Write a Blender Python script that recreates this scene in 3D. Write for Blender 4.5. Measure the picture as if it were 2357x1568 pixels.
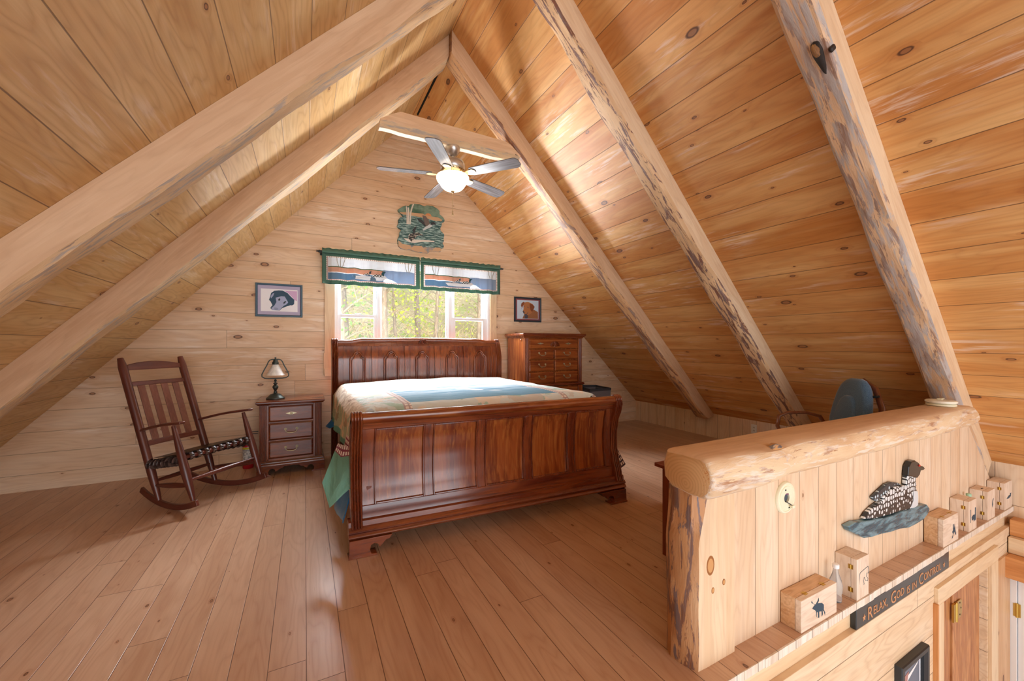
import bpy, math, random
from mathutils import Vector, Matrix, noise
for _o in list(bpy.data.objects): bpy.data.objects.remove(_o)
SC = bpy.context.scene
COL = SC.collection
R = math.radians
# ---------------- camera ----------------
W_, H_ = 2357.0, 1568.0
cam_d = bpy.data.cameras.new('camera'); cam = bpy.data.objects.new('camera', cam_d); COL.objects.link(cam)
cam_d.sensor_width = 36.0; cam_d.lens = 36.0*915.4/W_
cam_d.shift_y = (793.0-784.0)/W_
cam.location = (0, 0, 1.30); cam.rotation_euler = (R(90), 0, R(-27.5))
cam_d.clip_start = 0.05; cam_d.clip_end = 300
SC.camera = cam
# ---------------- world, exposure, sun, big lights ----------------
w = bpy.data.worlds.new('world'); SC.world = w; w.use_nodes = True
bg = w.node_tree.nodes['Background']; bg.inputs[0].default_value = (0.86, 0.93, 1.0, 1); bg.inputs[1].default_value = 1.3
SC.view_settings.view_transform = 'Standard'; SC.view_settings.look = 'None'
SC.view_settings.exposure = 0.86; SC.view_settings.gamma = 1.0; SC.view_settings.use_curve_mapping = False
def light(name, kind, loc, rot, power, color, **k):
    l = bpy.data.lights.new(name, kind); l.energy = power; l.color = color
    for a, b in k.items(): setattr(l, a, b)
    o = bpy.data.objects.new(name, l); COL.objects.link(o); o.location = loc; o.rotation_euler = rot
    return o
light('sun', 'SUN', (8, -6, 14), (R(38), R(20), 0), 1.1, (1.0, 0.95, 0.86), angle=R(2))
# sky light over the tree line falling through the gable window
light('sky_through_gable_window', 'AREA', (1.3, 6.9, 4.0), (R(-54), 0, 0), 1450, (0.90, 0.95, 1.0), shape='RECTANGLE', size=4.0, size_y=2.2)
# unseen helper lamp outside, added to imitate light bounced up off the sunlit slope
light('slope_bounce_helper_lamp', 'AREA', (1.3, 8.2, -.9), (R(-126), 0, 0), 950, (0.95, 0.96, 1.0), shape='RECTANGLE', size=4.4, size_y=1.6)
# fill lamp added behind the camera, standing in for unseen, assumed front windows
light('front_fill_lamp', 'AREA', (-0.4, -4.9, 1.7), (R(86), 0, 0), 138, (0.90, 0.95, 1.0), shape='RECTANGLE', size=6.4, size_y=4.6)

# ---------------- helpers ----------------
def srgb(h):
    h = h.lstrip('#'); c = [int(h[i:i+2], 16)/255 for i in (0, 2, 4)]
    return tuple(x/12.92 if x <= .04045 else ((x+.055)/1.055)**2.4 for x in c) + (1,)
class M:
    """mesh collector with a per-vertex wood-grain frame (attribute 'gr')"""
    def __init__(s, g=(0,0,1), a=(1,0,0)):
        s.v = []; s.f = []; s.m = []; s.gr = []; s.frame(g, a)
    def frame(s, g, a, off=(0,0,0)):
        s.g = Vector(g).normalized(); s.a = Vector(a).normalized(); s.n = s.g.cross(s.a); s.off = Vector(off); return s
    def add(s, vs, fs, mat=0):
        b = len(s.v)
        for p in vs:
            p = Vector(p); s.v.append(p); s.gr.append((p.dot(s.g)+s.off.x, p.dot(s.a)+s.off.y, p.dot(s.n)+s.off.z))
        for f in fs: s.f.append([b+i for i in f]); s.m.append(mat)
        return s
    def box(s, x0, x1, y0, y1, z0, z1, mat=0, mx=None):
        vs = [Vector((x, y, z)) for z in (z0, z1) for y in (y0, y1) for x in (x0, x1)]
        if mx: vs = [mx @ v for v in vs]
        return s.add(vs, [(0,2,3,1),(4,5,7,6),(0,1,5,4),(2,6,7,3),(0,4,6,2),(1,3,7,5)], mat)
    def cbox(s, c, d, mat=0, mx=None):
        return s.box(c[0]-d[0]/2, c[0]+d[0]/2, c[1]-d[1]/2, c[1]+d[1]/2, c[2]-d[2]/2, c[2]+d[2]/2, mat, mx)
    def prism(s, poly, fn, t0, t1, mat=0, matside=None):
        """poly: 2d outline; fn(a,b,t)->3d"""
        n = len(poly); vs = [fn(a, b, t0) for a, b in poly] + [fn(a, b, t1) for a, b in poly]
        s.add(vs, [tuple(range(n-1, -1, -1)), tuple(range(n, 2*n))], mat)
        b = len(s.v)-2*n
        for i in range(n):
            j = (i+1) % n; s.f.append([b+i, b+j, b+n+j, b+n+i]); s.m.append(mat if matside is None else matside)
        return s
    def loft(s, secs, mat=0, cap=True, closed=True, matf=None, capmat=None):
        n = len(secs[0]); vs = [p for sec in secs for p in sec]; fs = []; ms = []
        b = len(s.v); s.add(vs, [], mat)
        for i in range(len(secs)-1):
            for j in range(n if closed else n-1):
                k = (j+1) % n
                s.f.append([b+i*n+j, b+i*n+k, b+(i+1)*n+k, b+(i+1)*n+j]); s.m.append(matf[j] if matf else mat)
        if cap and closed:
            cm = mat if capmat is None else capmat
            s.f.append([b+j for j in range(n-1, -1, -1)]); s.m.append(cm)
            s.f.append([b+(len(secs)-1)*n+j for j in range(n)]); s.m.append(cm)
        return s
    def tube(s, pts, r, seg=10, mat=0, closed=False, cap=True, flat=None):
        pts = [Vector(p) for p in pts]; n = len(pts)
        rs = r if isinstance(r, (list, tuple)) else [r]*n
        secs = []; up = None
        for i in range(n):
            if closed: t = pts[(i+1) % n]-pts[i-1]
            else: t = pts[min(i+1, n-1)]-pts[max(i-1, 0)]
            t.normalize()
            if up is None: up = Vector((0,0,1)) if abs(t.z) < .9 else Vector((1,0,0))
            x = up.cross(t); x.normalize(); y = t.cross(x); up = y
            fx, fy = flat if flat else (1, 1)
            secs.append([pts[i]+x*math.cos(2*math.pi*k/seg)*rs[i]*fx+y*math.sin(2*math.pi*k/seg)*rs[i]*fy for k in range(seg)])
        if closed: secs.append(secs[0]); cap = False
        return s.loft(secs, mat, cap)
    def lathe(s, prof, c=(0,0,0), seg=24, mat=0, axis='z', mx=None, arc=None):
        secs = []
        for r_, h in prof:
            ring = []
            for k in range(seg):
                a = 2*math.pi*k/seg; x, y = math.cos(a)*r_, math.sin(a)*r_
                p = Vector((x, y, h)) if axis == 'z' else (Vector((x, h, y)) if axis == 'y' else Vector((h, x, y)))
                if mx: p = mx @ p
                ring.append(p+Vector(c))
            secs.append(ring)
        return s.loft(secs, mat)
    def sphere(s, c, r, mat=0, seg=12, rings=8, sc=(1,1,1)):
        c = Vector(c); secs = []
        for i in range(rings+1):
            t = math.pi*i/rings; rr = max(math.sin(t), .02)
            secs.append([c+Vector((math.cos(2*math.pi*k/seg)*rr*r*sc[0], math.sin(2*math.pi*k/seg)*rr*r*sc[1], -math.cos(t)*r*sc[2])) for k in range(seg)])
        return s.loft(secs, mat)
    def build(s, name, mats, parent=None, loc=None, rot=None, bevel=0, smooth=35, bseg=2):
        me = bpy.data.meshes.new(name); me.from_pydata([tuple(v) for v in s.v], [], s.f)
        mats = mats if isinstance(mats, (list, tuple)) else [mats]
        for m in mats: me.materials.append(m)
        me.polygons.foreach_set('material_index', s.m)
        at = me.attributes.new('gr', 'FLOAT_VECTOR', 'POINT')
        at.data.foreach_set('vector', [c for g in s.gr for c in g])
        me.update()
        import bmesh
        bm = bmesh.new(); bm.from_mesh(me); bmesh.ops.recalc_face_normals(bm, faces=bm.faces); bm.to_mesh(me); bm.free()
        if smooth:
            me.polygons.foreach_set('use_smooth', [True]*len(me.polygons))
            try: me.set_sharp_from_angle(angle=R(smooth))
            except Exception: pass
        o = bpy.data.objects.new(name, me); COL.objects.link(o)
        if parent: o.parent = parent
        if loc: o.location = loc
        if rot: o.rotation_euler = rot
        if bevel:
            b = o.modifiers.new('bevel', 'BEVEL'); b.width = bevel; b.segments = bseg; b.limit_method = 'ANGLE'; b.angle_limit = R(40)
        return o
def thing(name, label, cat, loc=(0,0,0), rz=0, group=None):
    o = bpy.data.objects.new(name, None); COL.objects.link(o); o.location = loc; o.rotation_euler = (0,0,rz)
    o.empty_display_size = .05
    o['label'] = label; o['category'] = cat
    if group: o['group'] = group
    return o
def tag(o, label, cat, group=None, kind=None):
    o['label'] = label; o['category'] = cat
    if group: o['group'] = group
    if kind: o['kind'] = kind
    return o
def struct(o): o['kind'] = 'structure'; return o
def copy_tree(o, parent=None):
    c = o.copy(); COL.objects.link(c)
    if parent: c.parent = parent
    for ch in list(o.children): copy_tree(ch, c)
    return c

# ---------------- materials ----------------
class NT:
    def __init__(s, name):
        s.mat = bpy.data.materials.new(name); s.mat.use_nodes = True; s.t = s.mat.node_tree; s.t.nodes.clear()
        s.out = s.t.nodes.new('ShaderNodeOutputMaterial'); s.b = s.t.nodes.new('ShaderNodeBsdfPrincipled')
        s.t.links.new(s.b.outputs[0], s.out.inputs[0])
    def set(s, inp, v):
        if isinstance(v, bpy.types.NodeSocket): s.t.links.new(v, inp)
        elif v is not None:
            try: inp.default_value = v
            except Exception: inp.default_value = tuple(v)[:3]
    def n(s, typ, ins=None, out=0, **k):
        nd = s.t.nodes.new(typ)
        for a, b in k.items(): setattr(nd, a, b)
        for i, v in (ins or {}).items(): s.set(nd.inputs[i], v)
        return nd.outputs[out]
    def m(s, op, a, b=None, c=None, clamp=False):
        d = {0: a}
        if b is not None: d[1] = b
        if c is not None: d[2] = c
        return s.n('ShaderNodeMath', d, operation=op, use_clamp=clamp)
    def rng(s, v, a, b, c=0., d=1., smooth=True):
        return s.n('ShaderNodeMapRange', {0: v, 1: a, 2: b, 3: c, 4: d}, interpolation_type='SMOOTHSTEP' if smooth else 'LINEAR')
    def mix(s, f, a, b, mode='MIX'):
        nd = s.t.nodes.new('ShaderNodeMix'); nd.data_type = 'RGBA'; nd.blend_type = mode
        s.set(nd.inputs[0], f); s.set(nd.inputs[6], a); s.set(nd.inputs[7], b); return nd.outputs[2]
    def vec(s, x, y, z): return s.n('ShaderNodeCombineXYZ', {0: x, 1: y, 2: z})
    def noise(s, v, scale, detail=2., rough=.5, dist=0., out=0):
        return s.n('ShaderNodeTexNoise', {'Vector': v, 'Scale': scale, 'Detail': detail, 'Roughness': rough, 'Distortion': dist}, out=out)
    def gr(s):
        a = s.t.nodes.new('ShaderNodeAttribute'); a.attribute_name = 'gr'
        x = s.t.nodes.new('ShaderNodeSeparateXYZ'); s.t.links.new(a.outputs['Vector'], x.inputs[0]); return x.outputs
    def fin(s, col, rough=.5, bump=None, bs=.3, bd=.002, **k):
        s.set(s.b.inputs['Base Color'], col); s.set(s.b.inputs['Roughness'], rough)
        if bump is not None:
            nd = s.n('ShaderNodeBump', {'Height': bump, 'Strength': bs, 'Distance': bd}); s.t.links.new(nd, s.b.inputs['Normal'])
        for a, v in k.items(): s.set(s.b.inputs[a.replace('_', ' ')], v)
        return s.mat
def plain(name, col, rough=.5, metal=0., **k):
    t = NT(name); return t.fin(srgb(col) if isinstance(col, str) else col, rough, Metallic=metal, **k)

def boards(name, w, L, c0, c1, c2, knots=.3, ks=4., white=.3, gap=.003, rough=.42, off=0., ring=.5, kr=.014, dark=(.10,.045,.02,1), seam=.75, knotc='#6a3a20', small=1., var=1.):
    t = NT(name); u, v, nn = t.gr()
    v = t.m('ADD', v, off)
    q = t.m('DIVIDE', v, w); vi = t.m('FLOOR', q); fv = t.m('FRACT', q)
    r1 = t.n('ShaderNodeTexWhiteNoise', {'W': vi}, noise_dimensions='1D')
    uu = t.m('ADD', t.m('DIVIDE', u, L), t.m('MULTIPLY', r1, 7.31)); ui = t.m('FLOOR', uu); fu = t.m('FRACT', uu)
    wn = t.n('ShaderNodeTexWhiteNoise', {'Vector': t.vec(vi, ui, 3.3)}, noise_dimensions='3D'); sd = wn
    wn2 = t.n('ShaderNodeTexWhiteNoise', {'Vector': t.vec(ui, vi, 8.1)}, noise_dimensions='3D')
    dv = t.m('MULTIPLY', t.m('MINIMUM', fv, t.m('SUBTRACT', 1., fv)), w)
    du = t.m('MULTIPLY', t.m('MINIMUM', fu, t.m('SUBTRACT', 1., fu)), L)
    dd = t.m('MINIMUM', dv, du); seamm = t.rng(dd, gap*.35, gap, 1., 0.)
    s50 = t.m('MULTIPLY', sd, 50.)
    # knots
    kv = t.vec(t.m('ADD', t.m('MULTIPLY', u, ks*.75), s50), t.m('MULTIPLY', v, ks*1.5), s50)
    vo = t.t.nodes.new('ShaderNodeTexVoronoi'); vo.voronoi_dimensions = '2D'; t.set(vo.inputs['Vector'], kv); vo.inputs['Scale'].default_value = 1.
    vc = t.t.nodes.new('ShaderNodeSeparateColor'); t.t.links.new(vo.outputs['Color'], vc.inputs[0])
    d = t.m('DIVIDE', vo.outputs['Distance'], ks)
    d = t.m('ADD', d, t.m('MULTIPLY', t.m('SUBTRACT', t.noise(kv, 9., 2.), .5), .008))
    act = t.m('LESS_THAN', vc.outputs[0], knots)
    rad = t.m('MULTIPLY', t.m('ADD', .25, t.m('MULTIPLY', t.m('POWER', vc.outputs[1], 1.6), 1.)), kr)
    kd = t.m('DIVIDE', d, rad)
    kin = t.m('MULTIPLY', act, t.rng(kd, .85, 1.15, 1., 0.))
    kring = t.m('MULTIPLY', act, t.m('MULTIPLY', t.rng(kd, .62, .9), t.rng(kd, 1., 1.35, 1., 0.)))
    khalo = t.m('MULTIPLY', act, t.rng(kd, 1., 3.6, 1., 0.))
    # grain
    gv = t.vec(t.m('MULTIPLY', u, 1.1), t.m('MULTIPLY', v, 7.), t.m('ADD', s50, t.m('MULTIPLY', nn, 7.)))
    lo = t.noise(gv, 1.0, 2., .5)
    lo = t.m('ADD', lo, t.m('MULTIPLY', khalo, .10))
    rg = t.m('PINGPONG', t.m('MULTIPLY', lo, 22.), 1.)
    rg = t.m('POWER', rg, 2.2)
    gf = t.noise(t.vec(t.m('MULTIPLY', u, 3.), t.m('MULTIPLY', v, 110.), s50), 1., 3., .6)
    mid = t.noise(t.vec(t.m('MULTIPLY', u, .9), t.m('MULTIPLY', v, 9.), t.m('ADD', s50, 17.)), 1., 3., .55)
    col = t.mix(t.m('MULTIPLY', sd, var, clamp=True), srgb(c0), srgb(c1))
    col = t.mix(t.m('MULTIPLY', t.rng(mid, .38, .72), .62), col, srgb(c2))
    col = t.mix(t.m('MULTIPLY', rg, ring*.5), col, (.50,.30,.17,1), 'MULTIPLY')
    col = t.mix(t.m('MULTIPLY', t.rng(gf, .35, .75), .16*ring+.05), col, (.52,.34,.21,1), 'MULTIPLY')
    if white > 0:
        wv = t.noise(t.vec(t.m('MULTIPLY', u, 2.4), t.m('MULTIPLY', v, 26.), t.m('ADD', s50, 31.)), 1., 4., .65)
        wm = t.noise(t.vec(t.m('MULTIPLY', u, 1.3), t.m('MULTIPLY', v, 3.), t.m('ADD', s50, 5.)), 1., 1., .5)
        wf = t.m('MULTIPLY', t.rng(wv, .50, .66), t.rng(wm, .50, .64))
        col = t.mix(t.m('MULTIPLY', wf, white), col, srgb('#f6eadc'))
    col = t.mix(t.m('MULTIPLY', khalo, .30), col, (.62,.33,.15,1), 'MULTIPLY')
    col = t.mix(t.m('MULTIPLY', kin, .82), col, t.mix(vc.outputs[2], srgb(knotc), srgb('#a9744c')))
    col = t.mix(t.m('MULTIPLY', kring, .82), col, srgb('#4a2c20'))
    col = t.mix(t.m('MULTIPLY', seamm, seam), col, dark)
    h = t.m('SUBTRACT', t.m('MULTIPLY', gf, .12), seamm)
    return t.fin(col, t.m('ADD', rough, t.m('MULTIPLY', gf, .12)), h, .5, .003)

def wood(name, c0, c1, c2, rough=.35, ring=.5, sc=1., coat=0., streak=.5, knots=0.):
    t = NT(name); u, v, nn = t.gr()
    oi = t.t.nodes.new('ShaderNodeObjectInfo'); rnd = t.m('MULTIPLY', oi.outputs['Random'], 20.)
    gv = t.vec(t.m('MULTIPLY', u, 1.6*sc), t.m('MULTIPLY', v, 11.*sc), t.m('ADD', t.m('MULTIPLY', nn, 11.*sc), rnd))
    lo = t.noise(gv, 1., 3., .5); rg = t.m('POWER', t.m('PINGPONG', t.m('MULTIPLY', lo, 14.), 1.), 2.)
    st = t.noise(t.vec(t.m('MULTIPLY', u, 2.*sc), t.m('MULTIPLY', v, 60.*sc), t.m('ADD', t.m('MULTIPLY', nn, 60.*sc), rnd)), 1., 4., .6)
    col = t.mix(t.rng(lo, .32, .68), srgb(c0), srgb(c1))
    col = t.mix(t.m('MULTIPLY', t.rng(st, .45, .7), streak), col, srgb(c2))
    col = t.mix(t.m('MULTIPLY', rg, ring*.5), col, (.45,.25,.12,1), 'MULTIPLY')
    if knots:
        vo = t.t.nodes.new('ShaderNodeTexVoronoi'); t.set(vo.inputs['Vector'], t.vec(t.m('MULTIPLY', u, 2.6), t.m('MULTIPLY', v, 5.), t.m('ADD', t.m('MULTIPLY', nn, 5.), rnd))); vo.inputs['Scale'].default_value = 1.
        vc = t.t.nodes.new('ShaderNodeSeparateColor'); t.t.links.new(vo.outputs['Color'], vc.inputs[0])
        act = t.m('LESS_THAN', vc.outputs[0], knots)
        kd = vo.outputs['Distance']
        col = t.mix(t.m('MULTIPLY', act, t.rng(kd, .05, .09, .8, 0.)), col, srgb('#8a5a3a'))
        col = t.mix(t.m('MULTIPLY', act, t.m('MULTIPLY', t.rng(kd, .045, .065), t.rng(kd, .075, .11, .8, 0.))), col, srgb('#4a2a1c'))
    mat = t.fin(col, t.m('ADD', rough, t.m('MULTIPLY', st, .1)), st, .12, .001)
    if coat: t.b.inputs['Coat Weight'].default_value = coat; t.b.inputs['Coat Roughness'].default_value = .12
    return mat

def bark(name, cream, tan, brown, grey, amt=.5, gamt=.4, sc=1.):
    t = NT(name); u, v, nn = t.gr()
    p = t.vec(t.m('MULTIPLY', u, 3.0*sc), t.m('MULTIPLY', v, 21.*sc), t.m('MULTIPLY', nn, 21.*sc))
    n1 = t.noise(p, 1., 6., .68, .6); n2 = t.noise(t.vec(t.m('MULTIPLY', u, 5.*sc), t.m('MULTIPLY', v, 34.*sc), t.m('ADD', t.m('MULTIPLY', nn, 34.*sc), 9.)), 1., 4., .65, .4)
    n3 = t.noise(t.vec(t.m('MULTIPLY', u, 1.5*sc), t.m('MULTIPLY', v, 7.*sc), t.m('ADD', t.m('MULTIPLY', nn, 7.), 40.)), 1., 3., .55)
    col = t.mix(t.rng(n3, .35, .65), srgb(cream), srgb(tan))
    col = t.mix(t.m('MULTIPLY', t.rng(n2, .62-.22*gamt, .74-.2*gamt), min(1, gamt*1.5)), col, srgb(grey))
    col = t.mix(t.rng(n1, .70-.26*amt, .735-.26*amt), col, t.mix(t.rng(n2, .3, .7), srgb(brown), srgb(grey)))
    return t.fin(col, .55, t.m('ADD', t.m('MULTIPLY', n1, .7), n2), .7, .006)

PINE = dict(c0='#e9c199', c1='#dcab7d', c2='#efd0ab')
m_gable = boards('pine boards gable', .1863, 3.1, '#e6c7a4', '#dbb78f', '#efdabf', knots=.34, ks=4.2, white=.55, gap=.0026, off=.041, ring=.35, kr=.022, seam=.6, knotc='#9a6a4c')
m_ceilR = boards('pine boards ceiling right', .2290, 40., '#e3ab69', '#c6823f', '#f0c788', knots=.34, ks=3.6, white=.5, gap=.0035, off=-.014, ring=.4, kr=.024)
m_ceilL = boards('pine boards ceiling left', .2390, 40., '#dcb981', '#d1a86c', '#e7cc9a', knots=.22, ks=2.9, white=.35, gap=.0035, off=.021, ring=.6, kr=.02, knotc='#8a6a50')
m_floor = boards('pine floor boards', .1363, 2.3, '#cca78c', '#c0987b', '#dab99d', knots=.26, ks=5., white=.0, gap=.0022, rough=.24, off=-.005, ring=.42, kr=.010, seam=.85)
m_knee = boards('pine boards upright', .178, 9., '#ead0b2', '#e1c19f', '#f1dfc8', knots=.12, ks=3.8, white=.3, gap=.0028, off=-.006, ring=.35, kr=.016, seam=.7)
m_lower = boards('pine wall boards lower', .235, 4., '#ead0ae', '#e2c29c', '#f1dec2', knots=.2, ks=4., white=.3, gap=.003, off=.02, ring=.5, kr=.018)
m_beam = wood('sawn pine beam', '#dfbf9c', '#d4b08c', '#ebd0b0', rough=.5, ring=.25, streak=.35, knots=.05)
m_beam2 = wood('pale sawn pine', '#ead0ae', '#e1c19c', '#f2dfc4', rough=.5, ring=.3, streak=.35, knots=.04)
m_trim = wood('pine trim', '#ead0ac', '#e2c29a', '#f1dec0', rough=.45, ring=.3, streak=.3, knots=.04)
m_trimd = wood('orange pine trim', '#d99a5e', '#cc8a4e', '#e4ad76', rough=.45, ring=.4, streak=.4)
m_fir = wood('fir door slats', '#c98a55', '#a9693a', '#dba873', rough=.4, ring=1., streak=.7, sc=1.2)
m_barkL = bark('live edge grey', '#e0c49c', '#cfae86', '#977c66', '#aaa098', .25, .6)
m_barkA = bark('live edge brown', '#dbb083', '#cb9a6b', '#935f40', '#9c8678', .75, .3)
m_barkB = bark('live edge dark streaks', '#ecca9f', '#ddb68a', '#86563f', '#8d7a78', .72, .25, 1.4)
m_barkC = bark('live edge mottled', '#e6c39b', '#cfa985', '#946f58', '#bab2ae', .72, .75)
m_barkP = bark('post bark', '#dcb085', '#c08c5e', '#8a5a3c', '#7c6e70', .74, .25)
m_barkcap = bark('cap log live edge', '#ead0ac', '#d9b48c', '#b3815a', '#efe4d6', .58, .5, 1.3)
m_white = plain('white vinyl', '#eef0f3', .35)
m_cherry = wood('cherry dark', '#6a2c18', '#8f4a26', '#3f180f', rough=.22, ring=.5, coat=.5, streak=.55)
m_cherryp = wood('cherry panel', '#a05526', '#743318', '#b87436', rough=.2, ring=.7, coat=.6, streak=.6)
m_rock = wood('rocker stain', '#6a3528', '#54261d', '#7d4636', rough=.33, ring=.4, coat=.25, streak=.4)
m_slat = wood('rocker slats', '#8a5a47', '#774636', '#986a55', rough=.45, ring=.4, streak=.4)
m_brass = plain('antique brass', '#b9ae8c', .35, .75)
m_gold = plain('gold hinge', '#c9a95a', .3, 1.)
m_nickel = plain('brushed nickel', '#c2bfbb', .3, .8)
m_bronze = plain('bronze lamp', '#4c5654', .4, .7)
m_black = plain('black paint', '#22262a', .4)
m_dark = plain('dark gap', '#0c0907', .9)
m_cream = plain('cream plastic', '#ece8cc', .4)

# ================= SETTING =================
XR, ZR = 1.164, 4.121
SL, SRr = 1.0605, 0.9724
def zl(x): return ZR+(x-XR)*SL
def zr(x): return ZR-(x-XR)*SRr
XL, XK, YB, YF = -2.52, 5.06, 5.10, -5.0
# floor: loft deck with its open edge at y = 0.98 right of x = 1.0
fl = M((0,1,0), (1,0,0))
fl.box(XL, XK+.1, .98, YB+.1, -.036, 0.0); fl.box(XL, 1.0, YF, .98, -.036, 0.0)
m_endg = boards('floor board ends', .1363, 9., '#ece0d2', '#ddcdb9', '#f4eee6', knots=0., white=.4, gap=.003, off=-.005, ring=.6, rough=.6)
struct(fl.build('floor', [m_floor], smooth=0))
e = M((0,0,1), (1,0,0)); 
random.seed(3)
for i in range(30):   # saw-cut board ends, slightly uneven
    x0 = 1.0+i*.1373; x1 = min(x0+.1363, XK-.002)
    if x0 > 5.04: break
    j = random.uniform(0, .004)
    e.box(x0, x1, .9765-j, .9795, -.036-random.uniform(0,.003), -.0006)
struct(e.build('trim_1', m_endg, smooth=0))
lf = M((0,1,0), (1,0,0)); lf.box(.9, 5.3, YF, 1.1, -2.60, -2.56)
struct(lf.build('floor_lower', m_floor, smooth=0))
# gable wall with window hole x .308..2.307, z 1.02..2.32
g = M((1,0,0), (0,0,1)); T0, T1 = YB, YB+.16
def gp(poly): g.prism(poly, lambda a, b, t: (a, t, b), T0, T1)
wx0, wx1, wz0, wz1 = .308, 2.307, 1.02, 2.32
gp([(XL-.25, -2.6), (wx0, -2.6), (wx0, zl(wx0)+.05), (XL-.25, zl(XL-.25)+.05)])
gp([(wx1, -2.6), (XK+.1, -2.6), (XK+.1, zr(XK+.1)+.05), (wx1, zr(wx1)+.05)])
gp([(wx0, -2.6), (wx1, -2.6), (wx1, wz0), (wx0, wz0)])
gp([(wx0, wz1), (wx1, wz1), (wx1, zr(wx1)+.05), (XR, ZR+.05), (wx0, zl(wx0)+.05)])
struct(g.build('wall_back', m_gable, smooth=0))
# ceiling slopes
ln = math.hypot(1, SL); aL = Vector((-1/ln, 0, -SL/ln)); lr = math.hypot(1, SRr); aR = Vector((1/lr, 0, -SRr/lr))
rp = Vector((XR, 0, ZR))
cl = M(); cl.frame((0,1,0), aL, (0, -rp.dot(aL), 0))
nL = Vector((-SL, 0, 1)).normalized()*.12; nR = Vector((SRr, 0, 1)).normalized()*.12
def slab(mm, x0, z0, x1, z1, nrm, mat, y0=YF, y1=YB+.1):
    vs = []
    for y in (y0, y1):
        for x, z in ((x0, z0), (x1, z1)):
            vs.append((x, y, z)); vs.append((x+nrm.x, y, z+nrm.z))
    mm.add(vs, [(0,2,6,4),(1,5,7,3),(0,4,5,1),(2,3,7,6),(0,1,3,2),(4,6,7,5)], mat)
slab(cl, XL-.35, zl(XL-.35), XR, ZR, nL, 0)
struct(cl.build('ceiling', [m_ceilL], smooth=0))
cr = M(); cr.frame((0,1,0), aR, (0, -rp.dot(aR), 0))
slab(cr, XR, ZR, XK+.12, zr(XK+.12), nR, 0)
struct(cr.build('ceiling', [m_ceilR], smooth=0))
# open seam beside the ridge
gap = M(); gap.frame((0,1,0), aR)
o1 = Vector((1.2, 0, zr(1.2))); 
gap.add([tuple(o1+aR*a+Vector((0,y,0))+nR*n_*.05-Vector((0,0,.0))) for y in (3.78, 4.80) for a in (0, .022) for n_ in (-.35, .1)], [(0,1,3,2),(4,6,7,5),(0,4,5,1),(2,3,7,6),(0,2,6,4),(1,5,7,3)])
struct(gap.build('trim_2', m_dark, smooth=0))
# knee walls
k = M((0,0,1), (0,1,0)); k.box(XK, XK+.1, .98, YB, -2.6, zr(XK)+.04)
k.frame((0,0,1), (0,1,0)); k.box(XK, XK+.1, YF, .98, -.60, zr(XK)+.04)
struct(k.build('wall_right', m_knee, smooth=0))
k = M((0,0,1), (0,1,0)); k.box(XL-.1, XL, YF, YB, -2.6, zl(XL)+.06)
struct(k.build('wall_left', m_knee, smooth=0))
# railing partition with upright boards
p = M((0,0,1), (1,0,0))
p.prism([(1.613, 0), (XK-.001, 0), (XK-.001, zr(XK)-.24), (4.444, .70), (4.444, .70), (1.613, .70)], lambda a, b, t: (a, t, b), 1.075, 1.16)
struct(p.build('wall_partition', m_knee, smooth=0))
# wall below the loft edge, door opening x 3.50..4.44
l = M((1,0,0), (0,0,1))
l.box(1.0, XK, 1.005, 1.12, -.147, -.036)
struct(l.build('trim_3', m_trim, smooth=0, bevel=.002))
l = M((1,0,0), (0,0,1))
l.box(.95, 3.50, .978, 1.12, -2.56, -.147); l.box(3.50, 4.44, .978, 1.12, -.30, -.147); l.box(4.44, XK, .978, 1.12, -2.56, -.147)
struct(l.build('wall_lower', m_lower, smooth=0, bevel=.002))
c = M((1,0,0), (0,0,1)); c.box(3.455, 4.60, .958, .978, -.31, -.205)
struct(c.build('trim_4', m_trim, smooth=0, bevel=.002))
c = M((0,0,1), (1,0,0)); c.box(3.455, 3.545, .958, .978, -2.56, -.31); c.box(4.455, 4.60, .958, .978, -2.56, -.31)
struct(c.build('trim_5', m_trim, smooth=0, bevel=.002))
c = M((0,0,1), (1,0,0)); c.box(4.605, 4.92, .966, .978, -2.56, -.337)
struct(c.build('trim_11', boards('knotty trim board', .5, 9., '#dcb083', '#d0a274', '#e6c199', knots=.5, ks=3.2, white=.1, kr=.02, ring=.5), smooth=0))
c = M((0,0,1), (0,1,0)); c.box(3.44, 3.4545, .955, .978, -2.56, -.30)
struct(c.build('trim_6', m_trimd, smooth=0))
# slatted fir door in the opening
d = thing('door_1', '', '', (3.50, 1.03, -2.55)); del d['label']; del d['category']; d['kind'] = 'structure'
s_ = M((0,0,1), (1,0,0)); s_.box(.05, .37, -.012, .03, 0, 2.235); s_.build('panel', m_fir, d, bevel=.003)
s_ = M((0,0,1), (1,0,0)); s_.box(.385, .90, -.022, .02, 0, 2.235); s_.build('panel', m_fir, d, bevel=.003)
s_ = M(); s_.box(.36, .41, -.034, -.022, 1.98, 2.10); s_.prism([(.40,1.98),(.50,1.98),(.52,2.0),(.52,2.08),(.50,2.10),(.40,2.10)], lambda a,b,t:(a,t,b), -.026, -.030)
s_.tube([(.405,-.034,1.975),(.405,-.034,2.105)], .007, 8); s_.build('hinge', m_gold, d)
s_ = M(); [s_.lathe([(.0001,0),(.006,0),(.006,.001)], (x,-.031,z), 8, axis='y') for x, z in ((.48,2.0),(.50,2.04),(.48,2.08))]; s_.build('screw', m_dark, d)
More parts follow.
